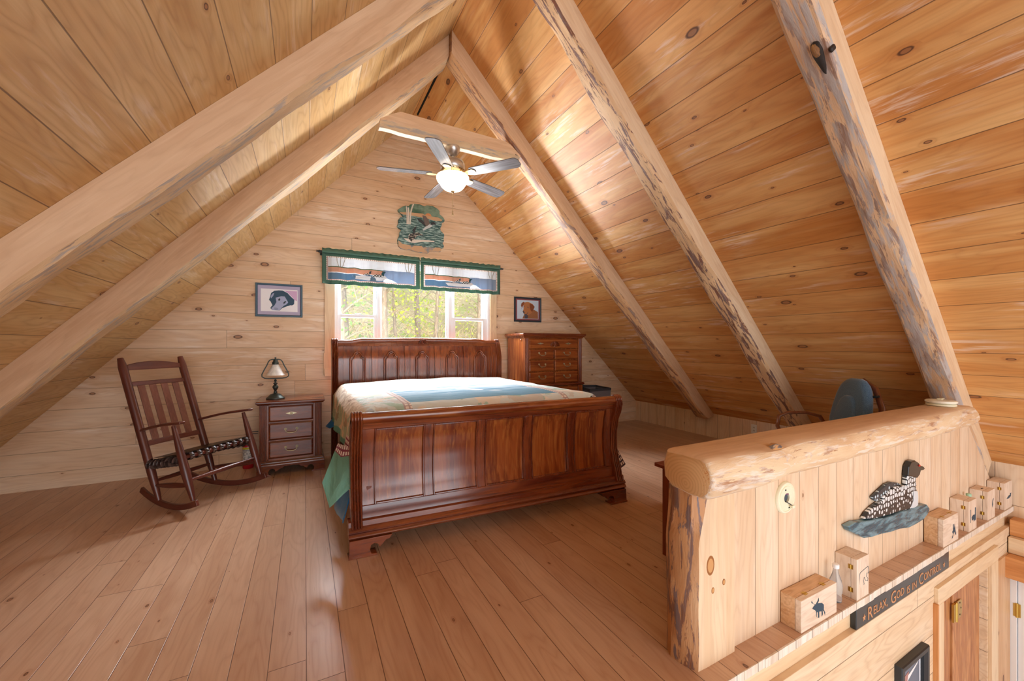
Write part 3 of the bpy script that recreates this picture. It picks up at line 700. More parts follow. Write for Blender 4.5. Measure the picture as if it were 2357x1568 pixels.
# corner patch of plaid near the foot corner, then green
cor = t.m('MULTIPLY', t.m('LESS_THAN', v, .36), t.m('GREATER_THAN', au, 1.16))
col = t.mix(cor, col, srgb('#6fa391')); col = t.mix(t.m('MULTIPLY', cor, t.m('LESS_THAN', au, 1.25)), col, t.mix(pl, srgb('#efe9e6'), srgb('#8c3f58')))
dkp = t.m('MULTIPLY', t.m('LESS_THAN', v, .42), t.m('GREATER_THAN', u, 1.2)); col = t.mix(dkp, col, t.mix(pl, srgb('#efe0da'), srgb('#4b3a4a')))
qb = t.m('ADD', t.n('ShaderNodeTexVoronoi', {'Vector': P2, 'Scale': 15.}, 0), t.m('MULTIPLY', t.noise(P2, 60., 2.), .3))
m_quilt = t.fin(col, .85, qb, .55, .012)
q = M(); NS_, NT_ = 72, 44
zt0 = .895
def qpt(s, tt, thick=0):
    """s in [-1,1] arc across, tt 0 foot..1 head"""
    y = 2.765+(4.845-2.765)*tt; hw = .90; cx = 1.30
    kf = 0
    dropL = .30+.10*max(0, 1-tt/.25); dropR = .30+.08*max(0, 1-tt/.2)
    drop = dropL if s < 0 else dropR
    tot = hw+.12+drop; a = abs(s)*tot; sg = -1 if s < 0 else 1
    rr = .10
    if a < hw: x = a; z = zt0-.02*(a/hw)**2
    elif a < hw+.157:
        th = (a-hw)/.157*math.pi/2; x = hw+rr*math.sin(th); z = zt0-.02-rr*(1-math.cos(th))
    else:
        e = a-hw-.157; wv = .014*math.sin(tt*26+sg)+.010*math.sin(tt*11+1)
        fl_ = (.17 if s < 0 else .20)*kf*min(1, e/drop)**1.2
        x = hw+rr+.02+e*.10+wv*min(1, e*5)*(1-kf)+fl_; z = zt0-.02-rr-e*.97
    puff = .008*noise.noise(Vector((a*5, y*5, 1)))+.010*noise.noise(Vector((a*2+9, y*2, 4)))
    z += puff-(.035*(tt-.9)/.1 if tt > .9 else 0)-(.05*(1-tt/.06)**2 if tt < .06 and a < hw else 0)
    z += -.015*math.cos(tt*math.pi)*0
    return cx+sg*x, y, z, sg*a
gv_ = []; pos = []
for j in range(NT_+1):
    for i in range(NS_+1):
        x, y, z, a = qpt(-1+2*i/NS_, j/NT_); pos.append((x-1.3, y-3.75, z)); gv_.append((a, (j/NT_)*2.08, 0))
q.v = [Vector(p_) for p_ in pos]+[Vector((p_[0]*(.985), p_[1], p_[2]-.018)) for p_ in pos]; q.gr = gv_+gv_
nn_ = (NS_+1)*(NT_+1)
for j in range(NT_):
    for i in range(NS_):
        a = j*(NS_+1)+i; f_ = [a, a+1, a+NS_+2, a+NS_+1]; q.f.append(f_); q.m.append(0); q.f.append([nn_+k_ for k_ in reversed(f_)]); q.m.append(0)
rim = [i for i in range(NS_+1)]+[j*(NS_+1)+NS_ for j in range(1, NT_+1)]+[NT_*(NS_+1)+i for i in range(NS_-1, -1, -1)]+[j*(NS_+1) for j in range(NT_-1, 0, -1)]
for a, b in zip(rim, rim[1:]+rim[:1]): q.f.append([a, b, nn_+b, nn_+a]); q.m.append(0)
def flap(rows, sg):
    b = len(q.v); n1 = len(rows[0]); k_ = 6; m_ = (n1-1)*k_
    def smp(row, f_): 
        t_ = f_*(len(row)-1); i = min(int(t_), len(row)-2); return Vector(row[i]).lerp(Vector(row[i+1]), t_-i)
    nr = 8
    for side_ in (0, 1):
        for j in range(nr+1):
            for i in range(m_+1):
                p_ = smp(rows[0], i/m_).lerp(smp(rows[1], i/m_), j/nr)+Vector((0, .010*math.sin(i/m_*9)*j/nr+.006*side_, 0))
                q.v.append(p_-Vector((1.3, 3.75, 0))); q.gr.append((sg*(1.19+.30*j/nr), .05+.25*i/m_, 0))
        for j in range(nr):
            for i in range(m_):
                a = b+side_*(nr+1)*(m_+1)+j*(m_+1)+i; f_ = [a, a+1, a+m_+2, a+m_+1]; q.f.append(f_ if side_ else f_[::-1]); q.m.append(0)
flap([[(.205,3.06,.60), (.23,2.90,.62), (.266,2.735,.64)], [(.098,2.83,.41), (.135,2.72,.285), (.252,2.69,.39)]], -1)
flap([[(2.345,2.85,.60), (2.35,2.74,.58), (2.352,2.64,.56)], [(2.46,2.80,.32), (2.53,2.68,.235), (2.40,2.60,.215)]], 1)
qo = q.build('quilt', m_quilt, loc=(1.30, 3.75, 0), smooth=60)
tag(qo, 'pale patchwork quilt with lake scenes and green border spread over the bed', 'quilt')
# blue bed sheet hanging below the quilt at the foot corner and by the headboard
m_blue = plain('dark blue sheet', '#17679a', .85, **{'Sheen_Weight': .3})
s_ = M(); 
def sheetstrip(pts):   # list of (top xyz, bottom xyz)
    n_ = len(pts); k_ = 8
    vs = []
    for a, b in pts:
        for i in range(k_+1):
            f_ = i/k_; vs.append(tuple(a[c]+(b[c]-a[c])*f_+(.008*math.sin(f_*5+a[1]*40) if c == 0 else 0) for c in range(3)))
    fs = [(i*(k_+1)+j, i*(k_+1)+j+1, (i+1)*(k_+1)+j+1, (i+1)*(k_+1)+j) for i in range(n_-1) for j in range(k_)]
    s_.add(vs, fs)
sheetstrip([((.335, y, .62), (.195+.02*math.sin(y*23)+(.0 if y < 3.1 else .06), y-.02, .17+max(0, y-2.92)*1.1)) for y in [2.745+.04*i for i in range(11)]])
so = s_.build('bed_sheet', m_blue, smooth=60)
md = so.modifiers.new('solid', 'SOLIDIFY'); md.thickness = .006
tag(so, 'dark blue bed sheet hanging below the quilt at the left foot corner', 'sheet')
s_ = M(); sheetstrip([((.335, 4.60+.03*i, .60), (.20+.03*abs(i-3), 4.62+.03*i, .40+.02*abs(i-2))) for i in range(7)])
so = s_.build('bed_sheet', m_blue, smooth=60); md = so.modifiers.new('solid', 'SOLIDIFY'); md.thickness = .006
tag(so, 'dark blue sheet corner poking out below the quilt between nightstand and headboard', 'sheet')

# ================= drawers and handles =================
def bail(par, c, wid=.085, mat=None, drop=.028):
    """swing bail pull on a front facing -y"""
    s_ = M(); x, y, z = c
    for sx in (-1, 1):
        s_.sphere((x+sx*wid/2, y-.010, z+.006), .009, 0, 10, 6); s_.lathe([(.0001,0),(.012,0),(.012,.003),(.0001,.004)], (x+sx*wid/2, y-.004, z+.006), 12, axis='y')
    pth = [(x-wid/2, y-.016, z+.004), (x-wid*.47, y-.018, z-drop*.55), (x-wid*.3, y-.019, z-drop*.95), (x-wid*.12, y-.02, z-drop*1.05), (x+wid*.12, y-.02, z-drop*1.05), (x+wid*.3, y-.019, z-drop*.95), (x+wid*.47, y-.018, z-drop*.55), (x+wid/2, y-.016, z+.004)]
    s_.tube(pth, [.0045,.0045,.0045,.006,.006,.0045,.0045,.0045], 8)
    return s_.build('bail_handle', mat or m_brass, par, smooth=60)
def knobpull(par, c, wid=.10):
    s_ = M(); x, y, z = c
    s_.prism([(x+math.cos(a)*wid/2*(1 if abs(math.cos(a)) > .5 else .8), z+math.sin(a)*.010*(1.4-abs(math.cos(a)))) for a in [2*math.pi*i/20 for i in range(20)]], lambda a, b, t_: (a, t_, b), y-.003, y)
    s_.lathe([(.0001, -.022), (.009, -.020), (.011, -.014), (.006, -.008), (.006, 0)], (x, y, z), 12, axis='y')
    return s_.build('knob', m_brass, par, smooth=50)
def drawer(par, x0, x1, z0, z1, y, mat, dirn='z', raised=.014):
    s_ = M((1,0,0), (0,0,1)); s_.off = Vector((x0*5+z0*3, z0*11, 0))
    e = .014
    secs = [[(x0, y, z0), (x1, y, z0), (x1, y, z1), (x0, y, z1)], [(x0, y-.008, z0), (x1, y-.008, z0), (x1, y-.008, z1), (x0, y-.008, z1)], [(x0+e, y-raised-.004, z0+e), (x1-e, y-raised-.004, z0+e), (x1-e, y-raised-.004, z1-e), (x0+e, y-raised-.004, z1-e)]]
    s_.loft(secs); return s_.build('drawer', mat, par, bevel=.0015, smooth=20)
def reeds(m, x0, x1, z0, z1, y, n=5, r=None):
    wd = (x1-x0)/n
    for i in range(n):
        xc = x0+wd*(i+.5); r_ = wd*.42
        m.loft([[(xc+math.cos(a)*r_, y-math.sin(a)*r_*.9, z) for a in [math.pi*k_/6 for k_ in range(7)]] for z in (z0, z1)])
def profile_band(m, x0, x1, y0, y1, prof_):
    """moulding around the front and sides: prof list (out, z)"""
    secs = [[(x0-o, y0-o, z), (x1+o, y0-o, z), (x1+o, y1, z), (x0-o, y1, z)] for o, z in prof_]
    m.loft(secs)
# ---- nightstand ----
ns = thing('nightstand', 'dark cherry three-drawer nightstand with fluted corners, left of the bed', 'nightstand', (-.125, 4.80, 0))
X0, X1, Y0, Y1 = -.275, .281, -.20, .235     # local
s_ = M((0,0,1), (1,0,0)); s_.box(X0, X1, Y0+.02, Y1, .14, .70)
s_.frame((1,0,0), (0,0,1)); s_.box(X0+.07, X1-.07, Y0, Y0+.02, .14, .165); s_.box(X0+.07, X1-.07, Y0, Y0+.02, .335, .348); s_.box(X0+.07, X1-.07, Y0, Y0+.02, .515, .528); s_.box(X0+.07, X1-.07, Y0, Y0+.02, .685, .70)
s_.frame((0,0,1), (1,0,0)); s_.box(X0+.062, X0+.08, Y0, Y0+.02, .14, .70); s_.box(X1-.08, X1-.062, Y0, Y0+.02, .14, .70)
body = s_.build('body', m_cherry, ns, bevel=.002)
s_ = M((0,0,1), (1,0,0)); reeds(s_, X0, X0+.062, .145, .69, Y0+.018); s_.build('fluting', m_cherry, ns, smooth=50); s_ = M((0,0,1), (1,0,0)); reeds(s_, X1-.062, X1, .145, .69, Y0+.018); s_.build('fluting', m_cherry, ns, smooth=50)
s_ = M((1,0,0), (0,1,0)); profile_band(s_, X0, X1, Y0, Y1, [(.0,.695),(.012,.70),(.022,.712),(.028,.716),(.028,.730),(.022,.737)]); s_.build('top', m_cherry, ns, bevel=.002)
s_ = M((1,0,0), (0,0,1)); profile_band(s_, X0, X1, Y0, Y1, [(.022,.10),(.022,.108),(.014,.116),(.016,.125),(.010,.135),(.002,.145)]); s_.build('base_moulding', m_cherry, ns, smooth=50)
s_ = M((1,0,0), (0,0,1)); a0, a1 = X0-.02, X1+.025
half = [(0,.105),(0,0),(.118,0),(.118,.01),(.102,.014),(.098,.04),(.112,.062),(.135,.068),(.155,.055),(.160,.035),(.178,.042),(.195,.058),(.215,.062),(.235,.078)]
mid_ = (a0+a1)/2; poly = [(a0+a, b) for a, b in half]+[(mid_, .085)]+[(a1-a, b) for a, b in reversed(half)]
s_.prism(poly, lambda a, b, t_: (a, Y0-.022+.010*math.sin(b/.105*math.pi)+t_, b), 0, .02)
s_.box(a0, a0+.018, Y0, Y1, 0, .105); s_.box(a1-.018, a1, Y0, Y1, 0, .105)
s_.box(a0-.004, a0+.12, Y0-.028, Y0+.0, 0, .01); s_.box(a1-.12, a1+.004, Y0-.028, Y0, 0, .01)
s_.build('bracket_base', m_cherry, ns, bevel=.0015)
for i, (z0, z1) in enumerate(((.530,.683),(.350,.513),(.167,.333))):
    dr = drawer(ns, X0+.082, X1-.082, z0, z1, Y0+.012, m_cherry)
    if i == 0: knobpull(dr, ((X0+X1)/2, Y0-.006, (z0+z1)/2))
    else: bail(dr, ((X0+X1)/2, Y0-.006, (z0+z1)/2+.012), .10)
# ---- tall chest ----
ch = thing('tall_dresser', 'tall reddish cherry chest of drawers with a carved shell, right of the bed', 'dresser', (3.03, 4.82, 0))
X0, X1, Y0, Y1 = -.474, .476, -.262, .235
s_ = M((0,0,1), (1,0,0)); s_.box(X0+.01, X1-.01, Y0+.03, Y1, .755, 1.39); s_.box(X0, X1, Y0+.025, Y1, .12, .735)
for xa, xb in ((X0+.01, X0+.075), (X1-.075, X1-.01)): s_.box(xa, xb, Y0+.004, Y0+.03, .755, 1.39)
for xa, xb in ((X0, X0+.075), (X1-.075, X1)): s_.box(xa, xb, Y0, Y0+.03, .12, .735)
s_.build('body', m_cherryp, ch, bevel=.003)
s_ = M((0,0,1), (1,0,0)); reeds(s_, X0+.02, X0+.065, .77, 1.38, Y0+.004, 3); s_.build('fluting', m_cherry, ch, smooth=50); s_ = M((0,0,1), (1,0,0)); reeds(s_, X1-.065, X1-.02, .77, 1.38, Y0+.004, 3); s_.build('fluting', m_cherry, ch, smooth=50)
s_ = M((1,0,0), (0,1,0)); profile_band(s_, X0, X1, Y0, Y1, [(.0,1.385),(.008,1.40),(.026,1.415),(.034,1.42),(.036,1.444),(.030,1.450)]); s_.build('crown', m_cherry, ch, bevel=.002)
s_ = M((1,0,0), (0,0,1)); profile_band(s_, X0, X1, Y0, Y1, [(.0,.728),(.012,.735),(.020,.745),(.018,.755),(.006,.768)]); s_.build('waist_moulding', m_cherry, ch, smooth=50)
s_ = M((1,0,0), (0,0,1)); profile_band(s_, X0, X1, Y0, Y1, [(.02,.0),(.022,.01),(.014,.06),(.02,.10),(.008,.13),(.0,.14)]); s_.build('base', m_cherry, ch, smooth=50)
xa, xb = X0+.078, X1-.078; xm = (xa+xb)/2
dr = drawer(ch, xa, xb, 1.245, 1.375, Y0+.018, m_cherryp); knobpull(dr, (xa+.17, Y0, 1.312), .10); knobpull(dr, (xb-.17, Y0, 1.312), .10)
shell(dr, ((xa+xb)/2, Y0-.006, 1.275), .085, mat=m_cherry)
for z0, z1 in ((1.098,1.232),(.938,1.084),(.775,.925)):
    for x0, x1 in ((xa, xm-.006), (xm+.006, xb)):
        dr = drawer(ch, x0, x1, z0, z1, Y0+.018, m_cherryp); bail(dr, ((x0+x1)/2, Y0, (z0+z1)/2+.016), .10)
for z0, z1 in ((.545,.715),(.345,.530),(.150,.330)):
    dr = drawer(ch, xa, xb, z0, z1, Y0+.014, m_cherryp)
    for x in (xa+.22, xb-.22): bail(dr, (x, Y0-.004, (z0+z1)/2+.016), .10)
s_ = M(); s_.lathe([(.012,0),(.014,-.012),(.006,-.018),(.0001,-.019)], (X0+.01, Y0+.10, 1.36), 10, axis='x'); s_.build('side_knob', m_cherryp, ch)

# ================= rocking chair =================
rk = thing('rocking_chair', 'dark brown wooden rocking chair with slatted back and woven leather seat, beside the nightstand', 'chair', (-.788, 4.253, 0), R(-38.6))
WR, WF = .243, .316
def rod(name, p0, p1, r0, r1, rm=None, mat=None, fl=None):
    s_ = M(Vector(p1)-Vector(p0), (0, 1, .01) if abs((Vector(p1)-Vector(p0)).normalized().y) < .9 else (1,0,0)); n_ = 10; P0, P1 = Vector(p0), Vector(p1); pts = []; rs = []
    for i in range(n_+1):
        f_ = i/n_; pts.append(P0+(P1-P0)*f_)
        base = r0+(r1-r0)*f_
        rs.append(base if rm is None else base+(rm-(r0+r1)/2)*math.sin(f_*math.pi))
    s_.tube(pts, rs, 14, flat=fl); return s_.build(name, mat or m_rock, rk, smooth=50)
for sg in (-1, 1):
    # back post: foot to top through the seat joint
    P0 = Vector((-.128, sg*WR, .045)); Pm = Vector((-.238, sg*WR, .37)); P1 = Vector((-.522, sg*WR, 1.185))
    s_ = M(P1-P0, (0,1,0)); pts = []; rs = []
    for i in range(17):
        f_ = i/16; p_ = (P0+(Pm-P0)*(f_/.29)) if f_ < .29 else (Pm+(P1-Pm)*((f_-.29)/.71)); pts.append(p_)
        rs.append(.017+.013*min(1, f_/.16) if f_ < .16 else (.030 if f_ < .96 else .030-.010*((f_-.96)/.04)))
    s_.tube(pts, rs, 16); s_.build('back_post', m_rock, rk, smooth=50)
    # front leg
    P0 = Vector((.290, sg*WF, .105)); P1 = Vector((.104, sg*WF, .668)); s_ = M(P1-P0, (0,1,0)); pts = []; rs = []
    for i in range(15):
        f_ = i/14; pts.append(P0+(P1-P0)*f_); rs.append(.015+.016*math.sin(min(1, f_/.42)*math.pi/2) if f_ < .42 else .031-.017*((f_-.42)/.58)**1.3)
    s_.tube(pts, rs, 16); s_.build('front_leg', m_rock, rk, smooth=50)
    # curved runner
    s_ = M((1,0,0), (0,0,1)); secs = []; Rr = .86
    for i in range(25):
        x = -.37+.72*i/24; z = Rr-math.sqrt(Rr*Rr-x*x); wy = sg*(WR+(WF-WR)*(x+.13)/.42)
        sl = math.atan(x/Rr); hx, hz = -math.sin(sl)*.045, math.cos(sl)*.045
        secs.append([(x, wy-.012, z), (x, wy+.012, z), (x+hx, wy+.012, z+hz), (x+hx, wy-.012, z+hz)])
    s_.loft(secs); s_.build('runner', m_rock, rk, bevel=.004)
    # arm
    s_ = M((1,0,0), (0,1,0)); secs = []
    for i in range(15):
        f_ = i/14; x = -.300+.49*f_; z = .592+.095*f_+.012*math.sin(f_*math.pi); wd = .020+.024*math.sin(min(1, f_*1.15)*math.pi*.55)
        if i >= 13: wd *= .75 if i == 13 else .5
        yc = sg*(WR+(WF-WR)*f_)
        secs.append([(x, yc-wd, z), (x, yc+wd, z), (x, yc+wd, z+.020), (x, yc-wd, z+.020)])
    s_.loft(secs); s_.build('arm', m_rock, rk, bevel=.006)
    # side stretchers and seat side rail
    rod('stretcher', (-.165, sg*WR, .165), (.255, sg*(WF-.01), .215), .010, .010, .021)
    rod('seat_rail', (-.215, sg*WR, .325), (.205, sg*(WF-.01), .405), .016, .016, .021)
rod('stretcher', (-.17, -WR, .20), (-.17, WR, .20), .010, .010, .018)
rod('stretcher', (.245, -WF, .255), (.245, WF, .255), .011, .011, .020)
rod('seat_rail', (.185, -WF, .425), (.185, WF, .425), .017, .017, .022)
rod('seat_rail', (-.235, -WR, .335), (-.235, WR, .335), .016, .016, .020)
def bp(z): # point on the back line at height z
    f_ = (z-.37)/(1.185-.37); return -.238+(-.522+.238)*f_
def backrail(name, z0, z1, crown=0, t_=.018, mat=None):
    s_ = M((0,1,0), (0,0,1)); secs = []
    for i in range(17):
        y = -WR+.02+(2*WR-.04)*i/16; c_ = 1-(2*(i/16)-1)**2; zt = z1+crown*c_; xo = -.012*c_
        secs.append([(bp(z0)+xo-t_/2, y, z0), (bp(z0)+xo+t_/2, y, z0), (bp(zt)+xo+t_/2, y, zt), (bp(zt)+xo-t_/2, y, zt)])
    s_.loft(secs); s_.build(name, mat or m_rock, rk, bevel=.004)
backrail('top_rail', 1.085, 1.125, .030); backrail('back_rail', .955, .990); backrail('back_rail', .470, .510)
for y in (-.140, -.050, .045, .140):
    s_ = M((0,0,1), (0,1,0)); s_.off = Vector((y*9, y*30, 0)); secs = []
    for z in (.50, .62, .74, .86, .965):
        xx = bp(z)-.010; secs.append([(xx-.004, y-.028, z), (xx-.004, y+.028, z), (xx+.004, y+.028, z), (xx+.004, y-.028, z)])
    s_.loft(secs); s_.build('back_slat', m_slat, rk, bevel=.002)
# woven seat: checker weave height-field with strap wraps over the rails
t = NT('woven leather'); u, v, n_ = t.gr()
cu = t.m('PINGPONG', t.m('MULTIPLY', u, 22.), 1.); cv_ = t.m('PINGPONG', t.m('MULTIPLY', v, 22.), 1.)
ck = t.m('GREATER_THAN', t.m('MULTIPLY', t.m('SUBTRACT', cu, .5), t.m('SUBTRACT', cv_, .5)), 0.)
colr = t.mix(ck, srgb('#3b2b26'), srgb('#5a4740'))
edge = t.m('MINIMUM', t.m('ABSOLUTE', t.m('SUBTRACT', cu, .5)), t.m('ABSOLUTE', t.m('SUBTRACT', cv_, .5)))
colr = t.mix(t.rng(edge, .0, .12, .8, 0.), colr, srgb('#120d0c')); m_weave = t.fin(colr, .35, t.rng(edge, 0., .2), .6, .004)
s_ = M((1,0,0), (0,1,0)); secs = []; vs = []; fs = []; n1, n2 = 18, 20
for side_, dz in ((0, .014), (1, -.004)):
    for i in range(n1+1):
        f_ = i/n1; x = -.240+.44*f_; hw = WR+(WF-WR)*f_+.005; z0 = .345+.09*f_
        for j in range(n2+1):
            g_ = -1+2*j/n2; sag = -.030*(1-g_*g_)*math.sin(f_*math.pi)
            vs.append((x, g_*hw, z0+.012+sag+dz))
s_.add(vs, []); N_ = (n1+1)*(n2+1)
for i in range(n1):
    for j in range(n2):
        a = i*(n2+1)+j; f4 = [a, a+1, a+n2+2, a+n2+1]; s_.f.append(f4); s_.m.append(0); s_.f.append([N_+k_ for k_ in reversed(f4)]); s_.m.append(0)
seat = s_.build('woven_seat', m_weave, rk, smooth=60)
s_ = M()
for i in range(9):   # straps around the front and side rails
    f_ = (i+.5)/9
    for sg in (-1, 1):
        c_ = Vector((-.215+.42*f_, sg*(WR+(WF-WR)*f_), .325+.08*f_+.002)); s_.tube([c_+Vector((-.012+k_*.008*0, math.cos(a)*.027, math.sin(a)*.027)) for a in [2*math.pi*k_/12 for k_ in range(12)] for k_ in (0,)], .010, 6, closed=True, flat=(1.4, .4))
    y = -WF+.03+(2*WF-.06)*f_; s_.tube([Vector((.185+math.cos(a)*.028, y, .425+math.sin(a)*.028)) for a in [2*math.pi*k_/12 for k_ in range(12)]], .012, 6, closed=True, flat=(1.4, .4))
s_.build('seat_strap', m_weave, seat, smooth=60)

LOON_WATER=[(-0.455,0.039),(-0.373,0.043),(-0.256,0.026),(-0.148,0.014),(-0.034,0.000),(0.084,-0.007),(0.209,-0.010),(0.339,-0.020),(0.477,-0.027),(0.563,-0.037),(0.606,-0.071),(0.572,-0.100),(0.505,-0.122),(0.384,-0.128),(0.295,-0.128),(0.167,-0.108),(0.044,-0.100),(-0.073,-0.085),(-0.184,-0.077),(-0.277,-0.063),(-0.359,-0.025),(-0.426,0.006)]
LOON_BODY=[(-0.259,0.035),(-0.213,0.062),(-0.148,0.080),(-0.034,0.097),(-0.034,0.117),(0.044,0.137),(0.125,0.150),(0.278,0.134),(0.412,0.109),(0.444,0.049),(0.439,-0.020),(0.384,-0.028),(0.209,-0.012),(0.044,-0.003),(-0.148,0.013)]
LOON_WING=[(-0.140,0.134),(-0.095,0.147),(0.028,0.179),(0.092,0.181),(0.192,0.159),(0.234,0.141),(0.125,0.152),(-0.034,0.118),(-0.095,0.098),(-0.133,0.118)]
LOON_NECK=[(0.278,0.131),(0.282,0.194),(0.421,0.161),(0.412,0.139),(0.425,0.102)]
LOON_HEAD=[(0.280,0.190),(0.295,0.248),(0.330,0.273),(0.384,0.274),(0.439,0.251),(0.467,0.227),(0.514,0.217),(0.538,0.200),(0.514,0.193),(0.472,0.196),(0.458,0.175),(0.421,0.157),(0.339,0.179)]
LOON_BREAST=[(0.375,0.084),(0.435,0.074),(0.444,0.030),(0.439,-0.020),(0.384,-0.028),(0.330,-0.018),(0.375,0.023)]
LOON_EYE=[(0.439,0.234)]
PLAQUE=[(-0.310,0.187),(-0.261,0.227),(-0.216,0.252),(-0.171,0.250),(-0.162,0.274),(-0.107,0.295),(-0.034,0.298),(0.027,0.282),(0.060,0.301),(0.131,0.306),(0.194,0.280),(0.228,0.253),(0.228,0.210),(0.277,0.175),(0.297,0.144),(0.292,0.120),(0.257,0.101),(0.257,0.063),(0.238,0.027),(0.243,-0.005),(0.287,-0.042),(0.292,-0.065),(0.282,-0.105),(0.287,-0.137),(0.267,-0.163),(0.287,-0.199),(0.282,-0.223),(0.252,-0.246),(0.243,-0.280),(0.170,-0.283),(0.098,-0.295),(0.070,-0.320),(-0.010,-0.321),(-0.080,-0.315),(-0.126,-0.310),(-0.153,-0.295),(-0.216,-0.304),(-0.274,-0.295),(-0.301,-0.271),(-0.310,-0.231),(-0.314,-0.187),(-0.292,-0.139),(-0.288,-0.093),(-0.266,-0.059),(-0.297,-0.045),(-0.321,-0.026),(-0.301,0.022),(-0.305,0.057),(-0.279,0.093),(-0.243,0.107),(-0.274,0.143),(-0.305,0.166)]
PL_SHORE=[(-0.292,0.156),(-0.171,0.173),(0.004,0.183),(0.037,0.167),(0.108,0.162),(0.204,0.164),(0.262,0.140),(0.252,0.119),(0.155,0.115),(0.060,0.129),(-0.080,0.136),(-0.171,0.136),(-0.261,0.136)]
PL_SUN=[(0.032,0.167),(0.051,0.190),(0.079,0.199),(0.103,0.191),(0.122,0.164)]
PL_B1=[(-0.212,0.239),(-0.198,0.241),(-0.192,0.147),(-0.185,0.020),(-0.203,0.018),(-0.203,0.145)]
PL_B2=[(-0.189,0.229),(-0.176,0.233),(-0.171,0.195),(-0.167,0.023),(-0.183,0.021),(-0.185,0.171)]
PL_B3=[(-0.126,0.285),(-0.107,0.288),(-0.130,0.225),(-0.146,0.154),(-0.151,0.025),(-0.164,0.023),(-0.158,0.175),(-0.144,0.232)]
PL_DUCKB=[(-0.001,-0.028),(0.041,0.024),(0.098,0.060),(0.122,0.054),(0.117,0.025),(0.070,0.000),(0.013,-0.036)]
PL_WINGA=[(-0.001,0.157),(0.037,0.153),(0.074,0.112),(0.093,0.059),(0.051,0.021),(0.027,0.050)]
PL_WINGB=[(-0.071,0.105),(-0.010,0.100),(0.027,0.064),(0.041,0.015),(0.013,0.039),(-0.043,0.077)]
PL_DHEAD=[(0.098,0.055),(0.122,0.086),(0.151,0.091),(0.180,0.066),(0.146,0.062),(0.122,0.049)]
PL_LOONB=[(-0.180,-0.161),(-0.176,-0.115),(-0.126,-0.086),(-0.052,-0.072),(0.013,-0.101),(-0.061,-0.105),(-0.107,-0.157),(-0.139,-0.195),(-0.162,-0.182)]
PL_LOONH=[(-0.117,-0.089),(-0.123,-0.035),(-0.103,-0.014),(-0.080,0.012),(-0.084,-0.021),(-0.094,-0.050),(-0.103,-0.078)]
PL_LOG=[(-0.239,-0.164),(-0.080,-0.163),(0.084,-0.152),(0.155,-0.153),(0.155,-0.167),(0.013,-0.179),(-0.103,-0.207),(-0.171,-0.206)]
PL_ROCK1=[(-0.305,-0.199),(-0.252,-0.238),(-0.153,-0.245),(-0.144,-0.290),(-0.216,-0.302),(-0.279,-0.291),(-0.301,-0.266)]
PL_ROCK2=[(-0.149,-0.272),(-0.103,-0.244),(-0.010,-0.238),(0.027,-0.275),(0.013,-0.314),(-0.080,-0.310),(-0.135,-0.302)]
PL_ROCK3=[(0.131,-0.273),(0.165,-0.237),(0.223,-0.230),(0.252,-0.246),(0.243,-0.275),(0.170,-0.281)]
MOOSE=[(-0.052,0.009),(-0.044,0.016),(-0.033,0.020),(-0.058,0.037),(-0.056,0.046),(-0.045,0.029),(-0.028,0.020),(-0.015,0.032),(-0.008,0.043),(-0.006,0.029),(-0.015,0.020),(0.014,0.012),(0.028,0.000),(0.029,-0.012),(0.028,-0.022),(0.038,-0.039),(0.037,-0.052),(0.029,-0.032),(0.020,-0.023),(0.022,-0.041),(0.014,-0.049),(0.013,-0.025),(-0.004,-0.020),(-0.004,-0.047),(-0.011,-0.045),(-0.013,-0.019),(-0.021,-0.017),(-0.022,-0.035),(-0.016,-0.043),(-0.024,-0.035),(-0.026,-0.011),(-0.035,-0.002)]
BEAR=[(-0.043,0.020),(-0.035,0.030),(-0.004,0.035),(0.032,0.040),(0.055,0.043),(0.064,0.021),(0.059,0.005),(0.041,0.012),(0.037,-0.006),(0.055,-0.020),(0.050,-0.033),(0.027,-0.025),(0.010,-0.003),(0.001,-0.018),(0.010,-0.037),(0.001,-0.043),(-0.013,-0.037),(-0.021,-0.020),(-0.026,-0.040),(-0.017,-0.051),(-0.030,-0.052),(-0.043,-0.031)]
DRAGON=[(0.016,-0.061),(0.037,-0.039),(0.023,-0.022),(0.037,-0.014),(0.033,0.019),(0.044,0.022),(0.052,-0.012),(0.063,0.018),(0.074,-0.017),(0.088,-0.053),(0.074,-0.047),(0.055,-0.026),(0.037,-0.042),(0.034,-0.057)]
BIRDC=[(-0.065,-0.032),(-0.012,-0.015),(0.030,-0.013),(0.020,-0.001),(0.052,-0.003),(0.041,-0.028),(-0.012,-0.038)]
BIRDA=[(-0.026,-0.011),(0.007,0.000),(0.057,-0.004),(0.065,-0.030),(0.023,-0.050),(0.015,-0.031),(-0.018,-0.036)]
DOG_HEAD=[(-0.103,0.000),(-0.088,0.055),(-0.082,0.086),(-0.051,0.115),(-0.009,0.130),(0.031,0.127),(0.079,0.096),(0.119,0.046),(0.149,0.016),(0.146,-0.040),(0.125,-0.056),(0.111,-0.054),(0.071,-0.071),(0.025,-0.095),(0.004,-0.123),(-0.022,-0.136),(-0.062,-0.135),(-0.085,-0.108),(-0.088,-0.090),(-0.069,-0.062),(-0.090,-0.012)]
DOG_FACE=[(-0.038,0.031),(0.017,0.052),(0.052,0.051),(0.087,-0.021),(0.068,-0.047),(0.044,-0.063),(0.017,-0.095),(0.004,-0.120),(-0.035,-0.137),(-0.072,-0.123),(-0.080,-0.099),(-0.051,-0.067),(-0.030,-0.021)]
DOG_EYE1=[(-0.012,0.014),(0.001,0.027),(0.009,0.015),(-0.001,-0.007),(-0.012,-0.001)]
DOG_EYE2=[(0.039,-0.023),(0.057,-0.004),(0.068,-0.013),(0.055,-0.029),(0.041,-0.045)]
